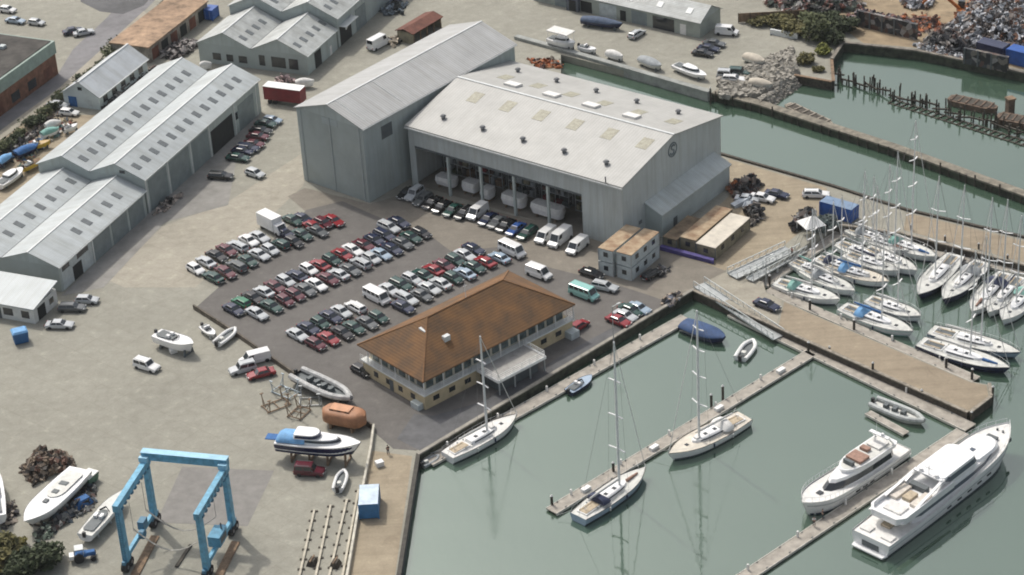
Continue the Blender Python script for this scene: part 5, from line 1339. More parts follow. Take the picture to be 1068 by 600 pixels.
gangway('pale lattice gangway by the low cabins down to the marina', (764,289),(824,261), .2, .2, 2.6)
gangway('second lattice gangway beside the marina edge, toward the marquee', (782,293),(838,262), .2, -.9, 1.6)
# marquee, marina kit
p = G(846,244); t = thing('marquee', 'small white pagoda marquee at the head of the marina', 'tent', tuple(p), R(20))
m = MB(); m.frus((-2,2,-2,2,2.2),(-.15,.15,-.15,.15,3.6)); m.build('canopy', white_p, t)
for x in (-1.9,1.9):
    for y in (-1.9,1.9):
        m = MB(); m.tube((x,y,0),(x,y,2.2),.06); m.build('pole', alu, t)
random.seed(21)
def heap(name, label, cat, poly, n, smin, smax, hmax, mat, kind=None, z=0, group=None, flat=.7):
    """tumbled pieces over an outline, higher in the middle"""
    pts = [Vector((*Gxy(x,y),0)) for x,y in poly]; c = sum(pts,Vector())/len(pts); m = MB()
    for k in range(int(n*1.7)):
        i = random.randrange(len(pts)); a, b = pts[i], pts[(i+1)%len(pts)]
        r = random.random()**.5; e = a+(b-a)*random.random(); q = c+(e-c)*r
        s = smin*.7+(smax*.75-smin*.7)*random.random()**1.6; zz = z+random.random()*hmax*(1-r*r*.85)
        rot = Matrix.Rotation(random.random()*6,3,'Z') @ Matrix.Rotation(random.uniform(-1,1)*1.4,3,'X') @ Matrix.Rotation(random.uniform(-1,1),3,'Y')
        m.obox((q.x,q.y,zz+s*.2), s*random.uniform(.6,2.2), s*random.uniform(.5,1.1), s*random.uniform(.15,flat), rot)
    # solid base under the pieces
    m.prism([(p_.x,p_.y) for p_ in [c+(p_-c)*.85 for p_ in pts]], z, z+hmax*.18, [(p_.x,p_.y) for p_ in [c+(p_-c)*.3 for p_ in pts]])
    return tag(m.build(name, mat), label, cat, group, kind)
heap('lumber_pile', 'jumble of dark crates and gear behind the marquee', 'pile', [(868,226),(850,232),(842,240),(856,244),(876,236)], 70, .5,1.6,1.8, M('dark_gear',(.10,.13,.125),.8,.4,.8,col2=(.03,.035,.035)))
heap('dock_gear', 'dark stack of dock gear left of the blue container', 'pile', [(824,236),(846,222),(852,228),(832,242)], 40, .6,1.8,2.0, scrap_d)
heap('equipment_pile', 'dark heap of tyres and gear behind the lean-to', 'pile', [(768,190),(786,186),(794,194),(782,206),(766,204)], 80, .5,1.5,2.4, scrap_d)
heap('equipment_pile', 'rust red heap of gear at the rear corner of the hall', 'pile', [(758,196),(770,192),(776,200),(764,206)], 40, .4,1.2,1.6, scrap_r)
heap('equipment_pile', 'dark jumble at the far end of the low cabins', 'pile', [(776,222),(790,214),(796,226),(784,238)], 60, .5,1.4,1.8, scrap_d)
heap('equipment_pile', 'rusty debris on the bank at the hall rear corner', 'pile', [(549,62),(585,62),(588,72),(560,72)], 60, .3,1.0,.8, scrap_r)
tag(heap('tarp_bundle', 'pale grey tarpaulin bundle behind the low cabins', 'bundle', [(768,212),(784,208),(790,214),(776,220)], 6, 1.5,2.6,.7, M('pale_tarp',(.50,.54,.58),.7,.08,1.)), None)
# quay clutter near the steps
heap('equipment_pile', 'small heap of pallets and fenders at the quay corner', 'pile', [(688,318),(700,306),(712,310),(700,322)], 30, .4,1.2,.9, mixed('pallet_mix',[(.30,.24,.18),(.12,.13,.16),(0.21,0.185,0.17),(0.51,0.408,0.306),(.03,.03,.03)],1.1))

# ------------------------------------------------------------------ travel hoist
fl = [G(134,592), G(160,549), G(244.5,557.5), G(217.5,597.5)]
c = (fl[0]+fl[1]+fl[2]+fl[3])/4; ah = math.atan2((fl[2]-fl[1]).y,(fl[2]-fl[1]).x)
t = thing('travel_hoist', 'tall light blue travelling boat hoist on four legs', 'boat hoist', (c.x,c.y,0), ah+R(0))
hx, hy, hz = 6.3, 5.6, 11.0
for sx in (-1,1):
    x = sx*hx
    for sy in (-1,1):
        y = sy*hy
        m = MB(); m.frus((x-.42,x+.42,y-.55,y+.55,1.5),(x-.35,x+.35,y-.6,y+.6,hz)); lg = m.build('leg', hoist_blue, t)
        for k in (-.75,.75):
            m = MB(); m.tube((x-.45,y+k,.75),(x+.45,y+k,.75),.75,14); w = m.build('wheel', rubber, t)
            h_ = MB(); h_.tube((x-.48,y+k,.75),(x+.48,y+k,.75),.28,10); h_.build('hub', chrome, w)
        m = MB(); m.box(x-.3,x+.3,y-1.2,y+1.2,1.2,1.9); m.build('bogie', hoist_dark, t)
    m = MB(); m.box(x-.45,x+.45,-hy-2.6 if False else -hy-.9,hy+.9,hz-.2,hz+.9); sb_ = m.build('side_beam', hoist_blue, t)
    for k in range(9):
        y = -hy+.6+k*1.3; m = MB(); m.box(x-.55*1,x+.55,y-.28,y+.28,hz-.55,hz-.22); m.build('sheave_block', hoist_dark, sb_)
        
    m = MB(); m.bar((x,-hy+.4,2.2),(x,hy-.4,2.2),.55,.7); m.build('lower_beam', hoist_blue, t)
    m = MB(); m.tube((x-.7*sx-.35,-.6,2.7),(x-.7*sx+.35,-.6,2.7),.75,12); m.box(x-.5,x+.5,.6,2.2,2.56,3.9); m.build('winch_drum', hoist_dark, t)
m = MB(); m.box(-hx-.5,hx+.5,hy-.1,hy+1.0,hz+.903,hz+2.2); m.build('cross_beam', hoist_blue, t)
m = MB(); m.box(-hx-.55,hx+.55,hy-.2,hy+1.1,hz+2.203,hz+2.3); m.build('cross_beam_top', M('hoist_pale_blue',(.30,.55,.70),.5,.08,.8), t)
for sx in (-1,1):
    m = MB(); m.box(sx*hx-.7,sx*hx+.7,hy-.75,hy-.12,hz+.9,hz+1.7); m.build('corner_plate', M('hoist_pale_blue',(.30,.55,.70),.5,.08,.8), t)
    for k in (-3.2,1.8):
        m = MB(); m.tube((sx*(hx-.7),k,hz-.5),(sx*(hx-.7),k,5.5),.04,4); m.build('sling_wire', wire, t)
m = MB()
for k in (-.22,.22): m.bar((-hx+k,-hy-.62,.4),(-hx+k,-hy-.62,hz),.06,.06)
for k in range(26): m.bar((-hx-.22,-hy-.62,.7+k*.4),(-hx+.22,-hy-.62,.7+k*.4),.04,.04)
m.build('ladder', hoist_dark, t)
m = MB(); m.box(hx-.95,hx+.95,-1.8,1.4,2.56,4.3); e_ = m.build('engine_housing', M('engine_cover_blue',(.09,.28,.42),.6,.15,1.2), t)
m = MB(); m.tube((hx+.4,.6,4.3),(hx+.4,.6,5.3),.10,8); m.build('exhaust', rubber, e_)
m = MB(); m.box(hx+.955,hx+.985,-1.3,.9,2.9,3.9); m.build('grille', trim_dark, e_)
for k in (-3.2,1.8):
    m = MB(); pts = [(-hx+.7,k,5.5)]+[(-hx+.7+(2*hx-1.4)*i/8, k, 5.5-3.2*math.sin(PI*i/8)) for i in range(1,8)]+[(hx-.7,k,5.5)]
    for a0,b0 in zip(pts[:-1],pts[1:]): m.bar(a0,b0,.30,.05)
    m.build('lifting_sling', M('sling_webbing',(.30,.29,.26),.9,.15,2.), t)
for sx in (-1,1):
    for k in range(7):
        m = MB(); y = -hy+1.2+k*1.45; m.box(sx*(hx+.455)-.01,sx*(hx+.455)+.01,y,y+.75,hz+.1,hz+.62); m.build('side_beam_marking', hoist_dark, t)
# runway kerbs
for lb, a, b in [('dark timber runway kerb under the left hoist legs',(162,560),(128,625)),('dark timber runway kerb under the right hoist legs',(246,566),(214,630)),('short dark rail slot between the hoist legs',(199,569),(184,592))]:
    p = G(*a); q = G(*b); m = MB(); m.bar((p.x,p.y,.12),(q.x,q.y,.12),.5 if 'slot' in lb else 1.3,.24); tag(m.build('runway_kerb', wood_mid if 'slot' not in lb else wood_dark), lb, 'kerb')
# slip rails
for i,(a,b) in enumerate([((328,533),(312,604)),((345,528),(329,604)),((362,522),(343,604)),((374,512),(357,604))]):
    p = G(*a); q = G(*b); t = thing('slip_rail', 'pale slip rail beam on the yard, %s from the left' % ordinal(i+1), 'rail', (p.x,p.y,0), math.atan2(q.y-p.y,q.x-p.x), 'slip rails on the yard')
    L = (q-p).length; m = MB(); m.box(0,L,-.16,.16,.04,.30); m.build('beam', M('pale_beam',(.50,.46,.37),.85,.15,.8), t)
    for k in range(7):
        m = MB(); m.box(k*L/7,k*L/7+.35,-.55,.55,.02,.16); m.build('sleeper', wood_dark, t)
for lb, x, y in [('dark slip cradle block near the rail ends',350,590),('dark slip cradle block left of the other one',326,588)]:
    p = G(x,y); t = thing('cradle_block', lb, 'block', tuple(p), R(70)); m = MB(); m.frus((-.9,.9,-.7,.7,0),(-.6,.6,-.4,.4,.9)); m.build('block', wood_dark, t)
    m = MB(); m.bar((-.9,0,.95),(.9,0,.95),.2,.15); m.build('bolster', wood_mid, t)

# ------------------------------------------------------------------ yard clutter
heap('scrap_heap', 'heap of dark brown cradles and timber at lower left', 'scrap heap', [(24,492),(40,472),(66,474),(80,486),(60,494),(34,508)], 190, .35,1.5,2.0, mixed('brown_heap',[(.17,.125,.085),(.035,.03,.025),(.09,.065,.045),(.26,.21,.16),(.05,.04,.035),(.12,.06,.04)],1.1))
heap('scrap_heap', 'dark clutter of gear beneath the white racing hull', 'scrap heap', [(60,520),(84,500),(100,500),(98,530),(78,542),(50,560)], 130, .3,1.3,1.3, mixed('dark_clutter',[(.12,.125,.12),(.025,.025,.03),(.05,.07,.09),(.26,.26,.25),(.03,.03,.03),(.10,.06,.05)],1.2))
heap('scrap_heap', 'green and grey engine parts beside the bush', 'scrap heap', [(36,556),(52,544),(62,550),(52,562),(38,566)], 45, .3,1.0,1.0, mixed('green_clutter',[(.15,.18,.14),(.04,.04,.035),(0.095,0.11,0.088),(0.255,0.306,0.238),(.03,.03,.03)],1.1))
heap('scrap_heap', 'low clutter of drums at the left edge of the yard', 'scrap heap', [(-4,528),(14,520),(20,540),(6,556)], 40, .3,1.0,1.0, mixed('mixed_clutter',[(.2,.17,.14),(.05,.045,.05),(0.125,0.108,0.095),(0.34,0.289,0.238),(.03,.03,.03)],1.1))
p = G(94,503); t = thing('skip_bin', 'green and white drum shaped bin beside white hull', 'bin', tuple(p), R(60))
m = MB(); m.frus((-1.1,1.1,-.8,.8,.1),(-1.3,1.3,-1,1,1.5)); m.build('body', M('bin_green',(.08,.17,.12),.6,.15,1.), t); m = MB(); m.box(-1.3,1.3,-1,1,1.503,1.65); m.build('lid', whitebox, t)
p = G(87,527); t = thing('tarpaulin_stack', 'stack of gear under a bright blue tarpaulin by white hull', 'stack', tuple(p), R(40))
m = MB(); m.frus((-1.5,1.5,-1,1,0),(-1.0,1.0,-.6,.6,1.4)); m.build('tarpaulin', canvas_blue, t); m = MB(); m.box(-1.6,1.6,-1.1,1.1,0,.15); m.build('pallet', wood, t)
p = G(22,356); t = thing('waste_bin', 'round topped blue bin in front of the small white office', 'bin', tuple(p), R(20))
m = MB(); m.frus((-1.2,1.2,-1.0,1.0,.1),(-1.35,1.35,-1.15,1.15,2.1)); m.build('body', blue_bin, t)
m = MB(); m.frus((-1.38,1.38,-1.18,1.18,2.103),(-1.1,1.1,-.9,.9,2.4)); m.build('lid', canvas_pale, t)
# quad bike / small tractor bottom left
p = G(90,583); t = thing('tractor', 'small blue yard tractor at the bottom left beside the bush', 'tractor', tuple(p), R(10))
m = MB(); m.box(-1.6,.2,-.5,.5,.7,1.3); m.frus((.2,1.5,-.4,.4,.7),(.2,1.4,-.35,.35,1.35)); m.build('bonnet', canvas_blue, t)
m = MB(); m.box(-1.5,-.2,-.7,.7,2.2,2.3); 
for x in (-1.45,-.25):
    for y in (-.65,.65): m.bar((x,y,1.2),(x,y,2.2),.08,.08)
m.build('cab_frame', steelgrey, t)
for x,r in ((-1.0,.75),(1.1,.45)):
    for y in (-.8,.8):
        m = MB(); m.tube((x,y-.2,r),(x,y+.2,r),r,14); m.build('wheel', rubber, t)
m = MB(); m.box(-2.4,-1.7,-.6,.6,.6,1.2); m.build('rear_box', white_p, t)
# orange enclosed lifeboat
p = G(339,433,1.4); q = G(380,441,1.4); c = (p+q)/2; L = (q-p).length+.5
t = thing('lifeboat', 'faded orange enclosed lifeboat resting on a cradle', 'lifeboat', (c.x,c.y,.6), math.atan2(q.y-p.y,q.x-p.x))
m = MB(); rings = []
for k in range(13):
    s = k/12; e = (1-abs(2*s-1)**5)**.5; e = max(.18,e)
    rings.append([(-L/2+L*s, 2.0*e*math.copysign(abs(math.cos(a))**.6,math.cos(a)), 1.3+(1.45 if math.sin(a) > 0 else 1.2)*math.copysign(abs(math.sin(a))**.6,math.sin(a))*(.55+.45*e)) for a in [2*PI*i/14 for i in range(14)]])
m.loft(rings); lb_ = m.build('hull', orange_d, t, smooth=True)
m = MB(); m.box(-L*.28,L*.18,-.95,.95,2.4,2.95); m.build('canopy_top', M('orange_pale',(.52,.26,.14),.6,.12,.8), lb_)
for x in (-1.8,-.4,1):
    m = MB(); m.box(x-.3,x+.3,-1.0,-.955,2.55,2.85); m.build('porthole', glass, lb_)
for x in (-L*.25,L*.25):
    m = MB(); m.box(x-.2,x+.2,-1.6,1.6,-.6,.3); m.build('cradle_beam', wood_mid, t)
# empty steel cradles
def cradle_frame(label, x, y, rz, s=1.0, mat=steelgrey):
    p = G(x,y); t = thing('boat_cradle', label, 'boat cradle', tuple(p), rz, 'empty boat cradles by the car park fence')
    m = MB()
    for yy in (-1.2,1.2): m.bar((-2.2*s,yy,.2),(2.2*s,yy,.2),.16,.16)
    for xx in (-2,0,2): m.bar((xx*s,-1.2,.35),(xx*s,1.2,.35),.14,.14)
    m.build('base_frame', mat, t)
    for xx in (-1.7,1.7):
        for yy in (-1,1):
            m = MB(); m.bar((xx*s,yy*1.2,.3),(xx*s,yy*1.5,2.4),.12,.12); m.bar((xx*s,yy*.3,.3),(xx*s,yy*1.45,1.9),.09,.09); m.bar((xx*s-.3,yy*1.4,2.45),(xx*s+.3,yy*1.4,2.45),.25,.12); m.build('upright', mat, t)
cradle_frame('rusty empty boat cradle left of the black inflatable', 288,424, R(30), 1.0, wood_mid)
cradle_frame('pale steel empty cradle against the car park fence', 298,410, R(-40), 1.0, M('pale_blue_steel',(.38,.44,.47),.6,.1,1.))
cradle_frame('rusty empty boat cradle nearest the orange lifeboat', 312,432, R(60), .8, wood_mid)
cradle_frame('grey empty boat cradle behind the orange lifeboat', 324,420, R(0), .9)
# white dinghies / frames by the fence
t, L, x = small_boat('dinghy', 'white inflatable dinghy leaning by the car park fence', (226,358),(246,342), 2.2, .5, white_gel, 'rib', z0=.4, cover=white_p)
t, L, x = small_boat('dinghy', 'white dinghy on a trailer left of the inflatable one', (211,339),(224,349), 1.9, .6, white_gel, 'open', z0=.5); cradle(t,L,x,.5,1.6,steelgrey,2)
for i,(x,y,lb) in enumerate([(181,368,'white block beneath the lone white motorboat'),(396,486,'small white crate on the quay path')]):
    p = G(x,y); t = thing('crate', lb, 'crate', tuple(p), R(25)); m = MB(); m.box(-.6,.6,-.5,.5,.08,.8); m.build('body', whitebox, t); m = MB(); m.frus((-.64,.64,-.54,.54,.803),(-.6,.6,-.5,.5,.9)); m.build('lid', white_p, t)
heap('equipment_pile', 'pale pipes and gear at the foot of the long shed', 'pile', [(160,226),(176,220),(190,206),(182,204),(164,216)], 26, .4,1.2,.9, mixed('pipe_mix',[(.33,.28,.24),(.1,.09,.09),(0.215,0.185,0.165),(0.561,0.476,0.408),(.03,.03,.03)],1.1))
heap('equipment_pile', 'dark clutter along far side of the pale warehouse', 'pile', [(108,118),(118,112),(160,72),(150,70),(112,104)], 60, .5,1.4,1.4, scrap_d)
heap('equipment_pile', 'dark and white gear stacked in the gap by the rusty flat roof', 'pile', [(166,58),(190,44),(206,44),(200,56),(176,66)], 70, .5,1.6,1.6, mixed('gap_mix',[(.22,.2,.19),(.05,.04,.04),(0.135,0.12,0.115),(0.374,0.34,0.323),(.03,.03,.03)],1.1))
heap('equipment_pile', 'dark plant stored beside the top workshop', 'pile', [(396,12),(410,2),(426,4),(420,14),(404,18)], 50, .5,1.5,1.8, mixed('bluegrey_mix',[(.14,.17,.2),(.04,.05,.05),(0.09,0.11,0.125),(0.238,0.289,0.34),(.03,.03,.03)],1.1))
heap('equipment_pile', 'pale crates beside the rusty roofed store', 'pile', [(400,44),(416,38),(424,42),(410,50)], 24, .5,1.4,1.1, mixed('crate_mix',[(.42,.36,.28),(.15,.13,.1),(0.285,0.245,0.19),(0.714,0.612,0.476),(.03,.03,.03)],1.1))
heap('equipment_pile', 'pink and grey pallets beside the red trailer', 'pile', [(284,84),(300,80),(306,86),(292,90)], 24, .5,1.4,1.3, mixed('pink_mix',[(.36,.27,.26),(.18,.13,.13),(0.27,0.2,0.195),(0.612,0.459,0.442),(.03,.03,.03)],1.1))
heap('equipment_pile', 'small dark stack at the right foot of stacked cabins', 'pile', [(684,284),(690,278),(698,282),(690,290)], 18, .4,1.0,.8, scrap_d)

# ------------------------------------------------------------------ vegetation
def leafy(m, c, rx, ry, rz, n, s):
    for k in range(n):
        v = Vector((random.gauss(0,1),random.gauss(0,1),random.gauss(0,1))); v.normalize(); r = random.random()**.45
        p = Vector((c[0]+v.x*rx*r, c[1]+v.y*ry*r, c[2]+v.z*rz*r))
        a = Vector((random.gauss(0,1),random.gauss(0,1),random.gauss(0,.6))).normalized(); b = a.cross(Vector((random.random()-.5,random.random()-.5,random.random()+.2))).normalized()
        w = s*random.uniform(.5,1.3)
        m.add([p+a*w, p+b*w*.6, p-a*w, p-b*w*.6], [(0,1,2,3)])
def bush(name, label, cat, x, y, r, h, mat, n=260, group=None, trunk=True):
    p = G(x,y); t = thing(name, label, cat, tuple(p), random.random()*6, group)
    m = MB()
    for k in range(7):
        a = random.random()*6.28; d = r*.6*random.random()**.5; rr = r*random.uniform(.35,.65)
        leafy(m, (d*math.cos(a), d*math.sin(a), h*random.uniform(.45,.8)), rr, rr, h*random.uniform(.18,.34), n//7, .16+r*.07)
    leafy(m, (0,0,h*.4), r*.8, r*.8, h*.36, n//2, .18+r*.07)
    m.build('crown', mat, t, normals=False)
    m = MB(); m.tube((0,0,-.1),(0,0,h*.5),.06+r*.03,6,.03)
    for k in range(4):
        a = k*1.57+random.random(); m.tube((0,0,h*.25),(r*.5*math.cos(a),r*.5*math.sin(a),h*.65),.05+r*.015,5,.02)
    m.build('trunk', bark, t)
random.seed(77)
hedge = 'shrubs of the roadside hedge'
n = 24
for k in range(n):
    f = k/(n-1); x = 2+172*f; y = 158-147*f
    if f > .5: x += 2
    bush('hedge_shrub', 'dark green hedge shrub beside the road, %s from the lower left end' % ordinal(k+1), 'shrub', x+random.uniform(-2,2), y+random.uniform(-1,3), random.uniform(1.7,2.5) if k not in (15,16,17,18) else 2.6, random.uniform(1.4,2.4) if k not in (15,16,17,18) else 3.4, foliage_d if k%3 else foliage, 260, hedge)
for x,y,r,h,mt,lb in [(850,42,4.0,5.0,foliage,'tallest broad green tree-like bush at the head of the inlet'),(868,44,3.6,3.0,foliage_d,'dark bush right of the broad green one by scrapyard wall'),(832,34,4.2,2.6,foliage_o,'broad olive bush beyond the pale barrier'),(858,56,2.2,1.8,M('lime_foliage',(.16,.17,.04),.9,.3,.7),'lime green bush at the water edge'),
                      (841,66,2.2,1.9,foliage_o,'ochre bush above the timber bulkhead'),(854,74,1.4,.9,foliage_o,'low weedy clump on the timber bulkhead'),(812,26,3.6,2.2,foliage_o,'low olive scrub along the timber fence'),(882,32,3.2,3.0,foliage_d,'dark bush at the scrapyard corner'),(792,24,3.0,1.8,foliage_o,'low olive scrub left of the pale barrier'),(846,26,3.6,3.0,foliage,'green bush behind the broad green one'),(866,26,3.4,2.8,foliage_d,'dark bush farthest back at the scrapyard corner')]:
    bush('shrub', lb, 'shrub', x, y, r, h, mt, 900)
for x,y,r,h,mt,lb in [(6,580,3.6,3.2,foliage_o,'olive bush in the lower left corner'),(46,590,3.6,3.4,foliage_d,'dark bush at bottom edge beside the blue tractor'),(24,598,3.4,3.0,foliage_d,'dark bush between the two lower left bushes'),(-8,596,3.5,3,foliage_o,'olive bush cut by the left edge at the bottom'),(22,570,1.2,1.3,M('yellow_foliage',(.20,.18,.05),.9,.3,.7),'small yellowish bush by the clutter')]:
    bush('bush', lb, 'bush', x, y, r, h, mt, 1100)

# ------------------------------------------------------------------ scrapyard
random.seed(9)
heap('scrap_mound', 'huge mound of shredded grey metal in the scrapyard, top right', 'scrap mound', [(985,34),(1010,14),(1040,-6),(1110,-12),(1130,40),(1068,60),(1030,52),(1000,48)], 2600, .35,1.3,7.0, scrap_g, 'stuff')
heap('scrap_mound', 'dark tangled scrap along the scrapyard waterfront', 'scrap mound', [(962,44),(985,34),(1010,46),(1012,58),(980,54)], 260, .5,1.6,3.2, scrap_d, 'stuff')
heap('scrap_mound', 'rusty red scrap heap beside the grey metal mound', 'scrap mound', [(996,18),(1014,4),(1030,12),(1018,26),(1000,26)], 170, .5,1.7,3.0, scrap_r, 'stuff')
heap('scrap_mound', 'pale metal scraps heap at the top of the scrapyard', 'scrap mound', [(938,2),(956,-6),(976,0),(968,10),(946,10)], 170, .4,1.3,2.4, scrap_g, 'stuff')
heap('scrap_mound', 'mixed dark scrap along the top edge left of the scrapyard', 'scrap mound', [(796,4),(820,-8),(900,-6),(900,12),(860,14),(820,16)], 320, .5,1.8,2.6, mixed('dark_mix',[(.16,.13,.11),(.03,.03,.03),(.05,.06,.05),(.4,.38,.36),(.02,.02,.02),(.2,.09,.07),(.08,.1,.08)],.8), 'stuff')
heap('scrap_mound', 'white and black scrap at the very top right of the yard', 'scrap mound', [(1010,0),(1040,-16),(1070,-18),(1060,-4),(1030,6)], 200, .5,1.8,3.2, scrap_d, 'stuff')
for lb, poly, nn, mt in [('rusty mixed scrap heap behind the dark steel wall','x',0,0)][:0]: pass
heap('scrap_mound', 'strip of dark rubbish behind the retaining wall', 'scrap mound', [(882,20),(900,10),(950,24),(960,38),(900,26)], 170, .4,1.3,1.6, mixed('purple_mix',[(.17,.12,.12),(.02,.02,.025),(.08,.05,.06),(.35,.33,.34),(.04,.03,.03),(.2,.09,.07)],.9), 'stuff')
heap('scrap_mound', 'pale rubble along the waterline of the scrapyard', 'scrap mound', [(950,46),(970,48),(1010,60),(1008,66),(968,56)], 120, .3,.9,1.0, scrap_g, 'stuff')
heap('scrap_mound', 'colourful rubbish among boats in the storage yard', 'scrap mound', [(10,160),(40,146),(70,124),(80,128),(50,152),(20,176)], 170, .25,.9,.9, mixed('colour_mix',[(.40,.34,.22),(.05,.07,.09),(.10,.20,.36),(.60,.58,.54),(.05,.05,.05),(.36,.14,.10),(.18,.30,.28),(.22,.16,.10)],.9), 'stuff')
heap('scrap_mound', 'dark rubbish along the hedge of the storage yard', 'scrap mound', [(-6,168),(14,150),(60,116),(66,122),(30,148),(0,176)], 150, .25,.9,.9, scrap_d, 'stuff')
heap('scrap_mound', 'brown rusty scrap spread across the scrapyard floor', 'scrap mound', [(930,20),(965,12),(1000,30),(985,40),(950,34)], 90, .3,1.2,.9, scrap_r, 'stuff')
heap('scrap_mound', 'rust streaked skirt of the grey metal mound', 'scrap mound', [(1000,28),(1030,24),(1068,40),(1100,60),(1040,56),(1010,46)], 260, .3,1.2,2.6, mixed('skirt_mix',[(.20,.09,.05),(.05,.04,.04),(.30,.30,.31),(.12,.09,.08),(.5,.5,.52)],.9), 'stuff')
# dark retaining bays
for i,(a,b,h) in enumerate([((893,27),(955,42),3.6),((1004,66),(1050,76),3.4)]):
    p = G(*a); q = G(*b); t = thing('retaining_wall', ['dark steel retaining wall of the scrapyard by the trees','dark retaining wall below the scrap at the right'][i], 'wall', (p.x,p.y,0), math.atan2(q.y-p.y,q.x-p.x)); L = (q-p).length
    m = MB(); m.box(0,L,0,.8,0,h); m.build('wall', scrap_d, t)
    for k in range(int(L/3)):
        m = MB(); m.box(k*3+.2,k*3+.5,-.2,0,0,h+.2); m.build('buttress', trim_dark, t)
p = G(1008,22); t = thing('scrap_crane', 'orange scrap handling crane with raised boom in the scrapyard', 'crane', (p.x,p.y,0), R(160))
orange = M('machine_orange',(.45,.14,.03),.55,.15,1.)
m = MB(); m.box(-2,2,-1.3,1.3,1.2,2.8); b_ = m.build('body', orange, t)
m = MB(); m.box(.6,2,-1.25,-.2,2.803,4.4); m.build('cab', glass, b_)
for y in (-1.3,1.3):
    m = MB(); m.prism([(-2.1,y-.35),(2.1,y-.35),(2.1,y+.35),(-2.1,y+.35)],0,1.0,[(-1.6,y-.35),(1.6,y-.35),(1.6,y+.35),(-1.6,y+.35)]); m.build('track', rubber, t)
m = MB(); m.bar((1.2,.3,2.6),(6.5,.3,7.0),.5,.6); m.bar((6.5,.3,7.0),(9.5,.3,3.5),.4,.45); m.build('boom', orange, t)
m = MB(); m.frus((9.0,10.0,-.3,.9,2.2),(9.3,9.7,.1,.5,3.4)); m.build('grab', scrap_d, t)

# ------------------------------------------------------------------ derelict timber jetty in the inlet
random.seed(14)
def trestle(label, x, y, k):
    p = G(x,y,WL); t = thing('derelict_pile_cluster', label, 'piles', (p.x,p.y,0), R(-40)+random.uniform(-.3,.3), 'rotten pile clusters of the derelict jetty')
    for i in range(5):
        px, py = random.uniform(-1.7,1.7), random.uniform(-1.2,1.2)
        m = MB(); m.tube((px,py,-6),(px+random.uniform(-.5,.5),py+random.uniform(-.5,.5),random.uniform(-.6,1.8)),.2,6,.15); m.build('pile', wood_dark, t)
    m = MB(); m.bar((-1.9,random.uniform(-.6,.6),-1.2+random.random()),(1.9,random.uniform(-.6,.6),-1.2+random.random()),.3,.3); m.build('cross_timber', wood_dark, t)
for k in range(17):
    f = k/16; x = 872+196*f; y = 84+58*f
    trestle('rotten pile cluster of the derelict jetty, %s from the left' % ordinal(k+1), x, y+random.uniform(-2,2), k)
p = G(930,106,WL); q = G(1075,152,WL); t = thing('derelict_jetty_beam', 'long broken timber stringer lying along the derelict jetty', 'beam', (p.x,p.y,0), math.atan2(q.y-p.y,q.x-p.x)); L = (q-p).length
m = MB()
for y in (-1,1): m.bar((0,y,-1.6),(L,y,-1.5),.3,.35)
m.build('stringer', wood_dark, t)
m = MB()
for k in range(22): m.bar((L*k/22,-1.3,-1.35),(L*k/22+.3,1.3,-1.35),.22,.15)
m.build('decking_remains', wood_dark, t, )
def wreck(label, a, b, w, h, mat):
    p = G(*a, WL+h); q = G(*b, WL+h); L = (q-p).length; c = (p+q)/2
    t = thing('wrecked_barge', label, 'barge', (c.x,c.y,WL), math.atan2(q.y-p.y,q.x-p.x))
    out = [(-L/2,-w*.3),(-L/2+1.2,-w/2),(L/2-2,-w/2),(L/2,-w*.15),(L/2,w*.15),(L/2-2,w/2),(-L/2+1.2,w/2),(-L/2,w*.3)]
    m = MB(); m.prism(scl(out,.95,.85),-.8,h,out); m.build('hull', mat, t)
    m = MB(); m.prism(scl(out,.90,.7),h+.003,h+.06); m.build('hold', wood_dark, t)
    for k in range(6):
        x = -L/2+L*(k+.6)/6.4; m = MB(); m.bar((x,-w*.42,h+.12),(x,w*.42,h+.12),.3,.2); m.build('rib_frame', mat, t)
wreck('half sunk narrow timber barge beside the breakwater', (821,108),(868,130), 2.6, .9, wood)
wreck('rotten brown barge beside the derelict jetty, upper one', (990,101),(1040,112), 3.4, 1.2, brownwreck)
wreck('rotten brown barge at right beside the derelict jetty', (1040,120),(1085,128), 3.6, 1.3, brownwreck)
p = G(1053,118,WL); t = thing('timber_dolphin', 'thick upright timber dolphin among the wrecked barges', 'dolphin', (p.x,p.y,0), .3)
m = MB(); m.box(-.7,.7,-.7,.7,-6,1.6); m.build('post', brownwreck, t); m = MB(); m.box(-.85,.85,-.85,.85,1.603,1.9); m.build('cap', wood_mid, t)
# crossing gate and mast at the riprap
p = G(745,108,WL); pile('tall pale navigation pile in the channel by the boulders', 741,110, 2.4, (0,0), .16, z=WL)
p = G(838,67); t = thing('site_barrier', 'pale barrier wall on the upper yard near the trees', 'barrier', tuple(G(803,36)), ang((803,36),(829,41)))
m = MB(); m.box(0,6.5,0,.5,0,1.2); m.build('panel', flash, t); m = MB(); m.box(.2,.6,-.4,.9,0,.15); m.box(5.9,6.3,-.4,.9,0,.15); m.build('foot', trim_dark, t)
# wooden fence at top behind the van
p = G(770,24); q = G(840,20); t = thing('timber_fence', 'brown timber fence beyond the white van at top', 'fence', (p.x,p.y,0), math.atan2(q.y-p.y,q.x-p.x)); L = (q-p).length
m = MB(); m.box(0,L,0,.08,.1,2.2); m.build('panel', wood_mid, t)
for k in range(int(L/2.6)+1):
    m = MB(); m.box(k*2.6-.06,k*2.6+.06,-.12,-.01,0,2.3); m.build('post', wood_dark, t)

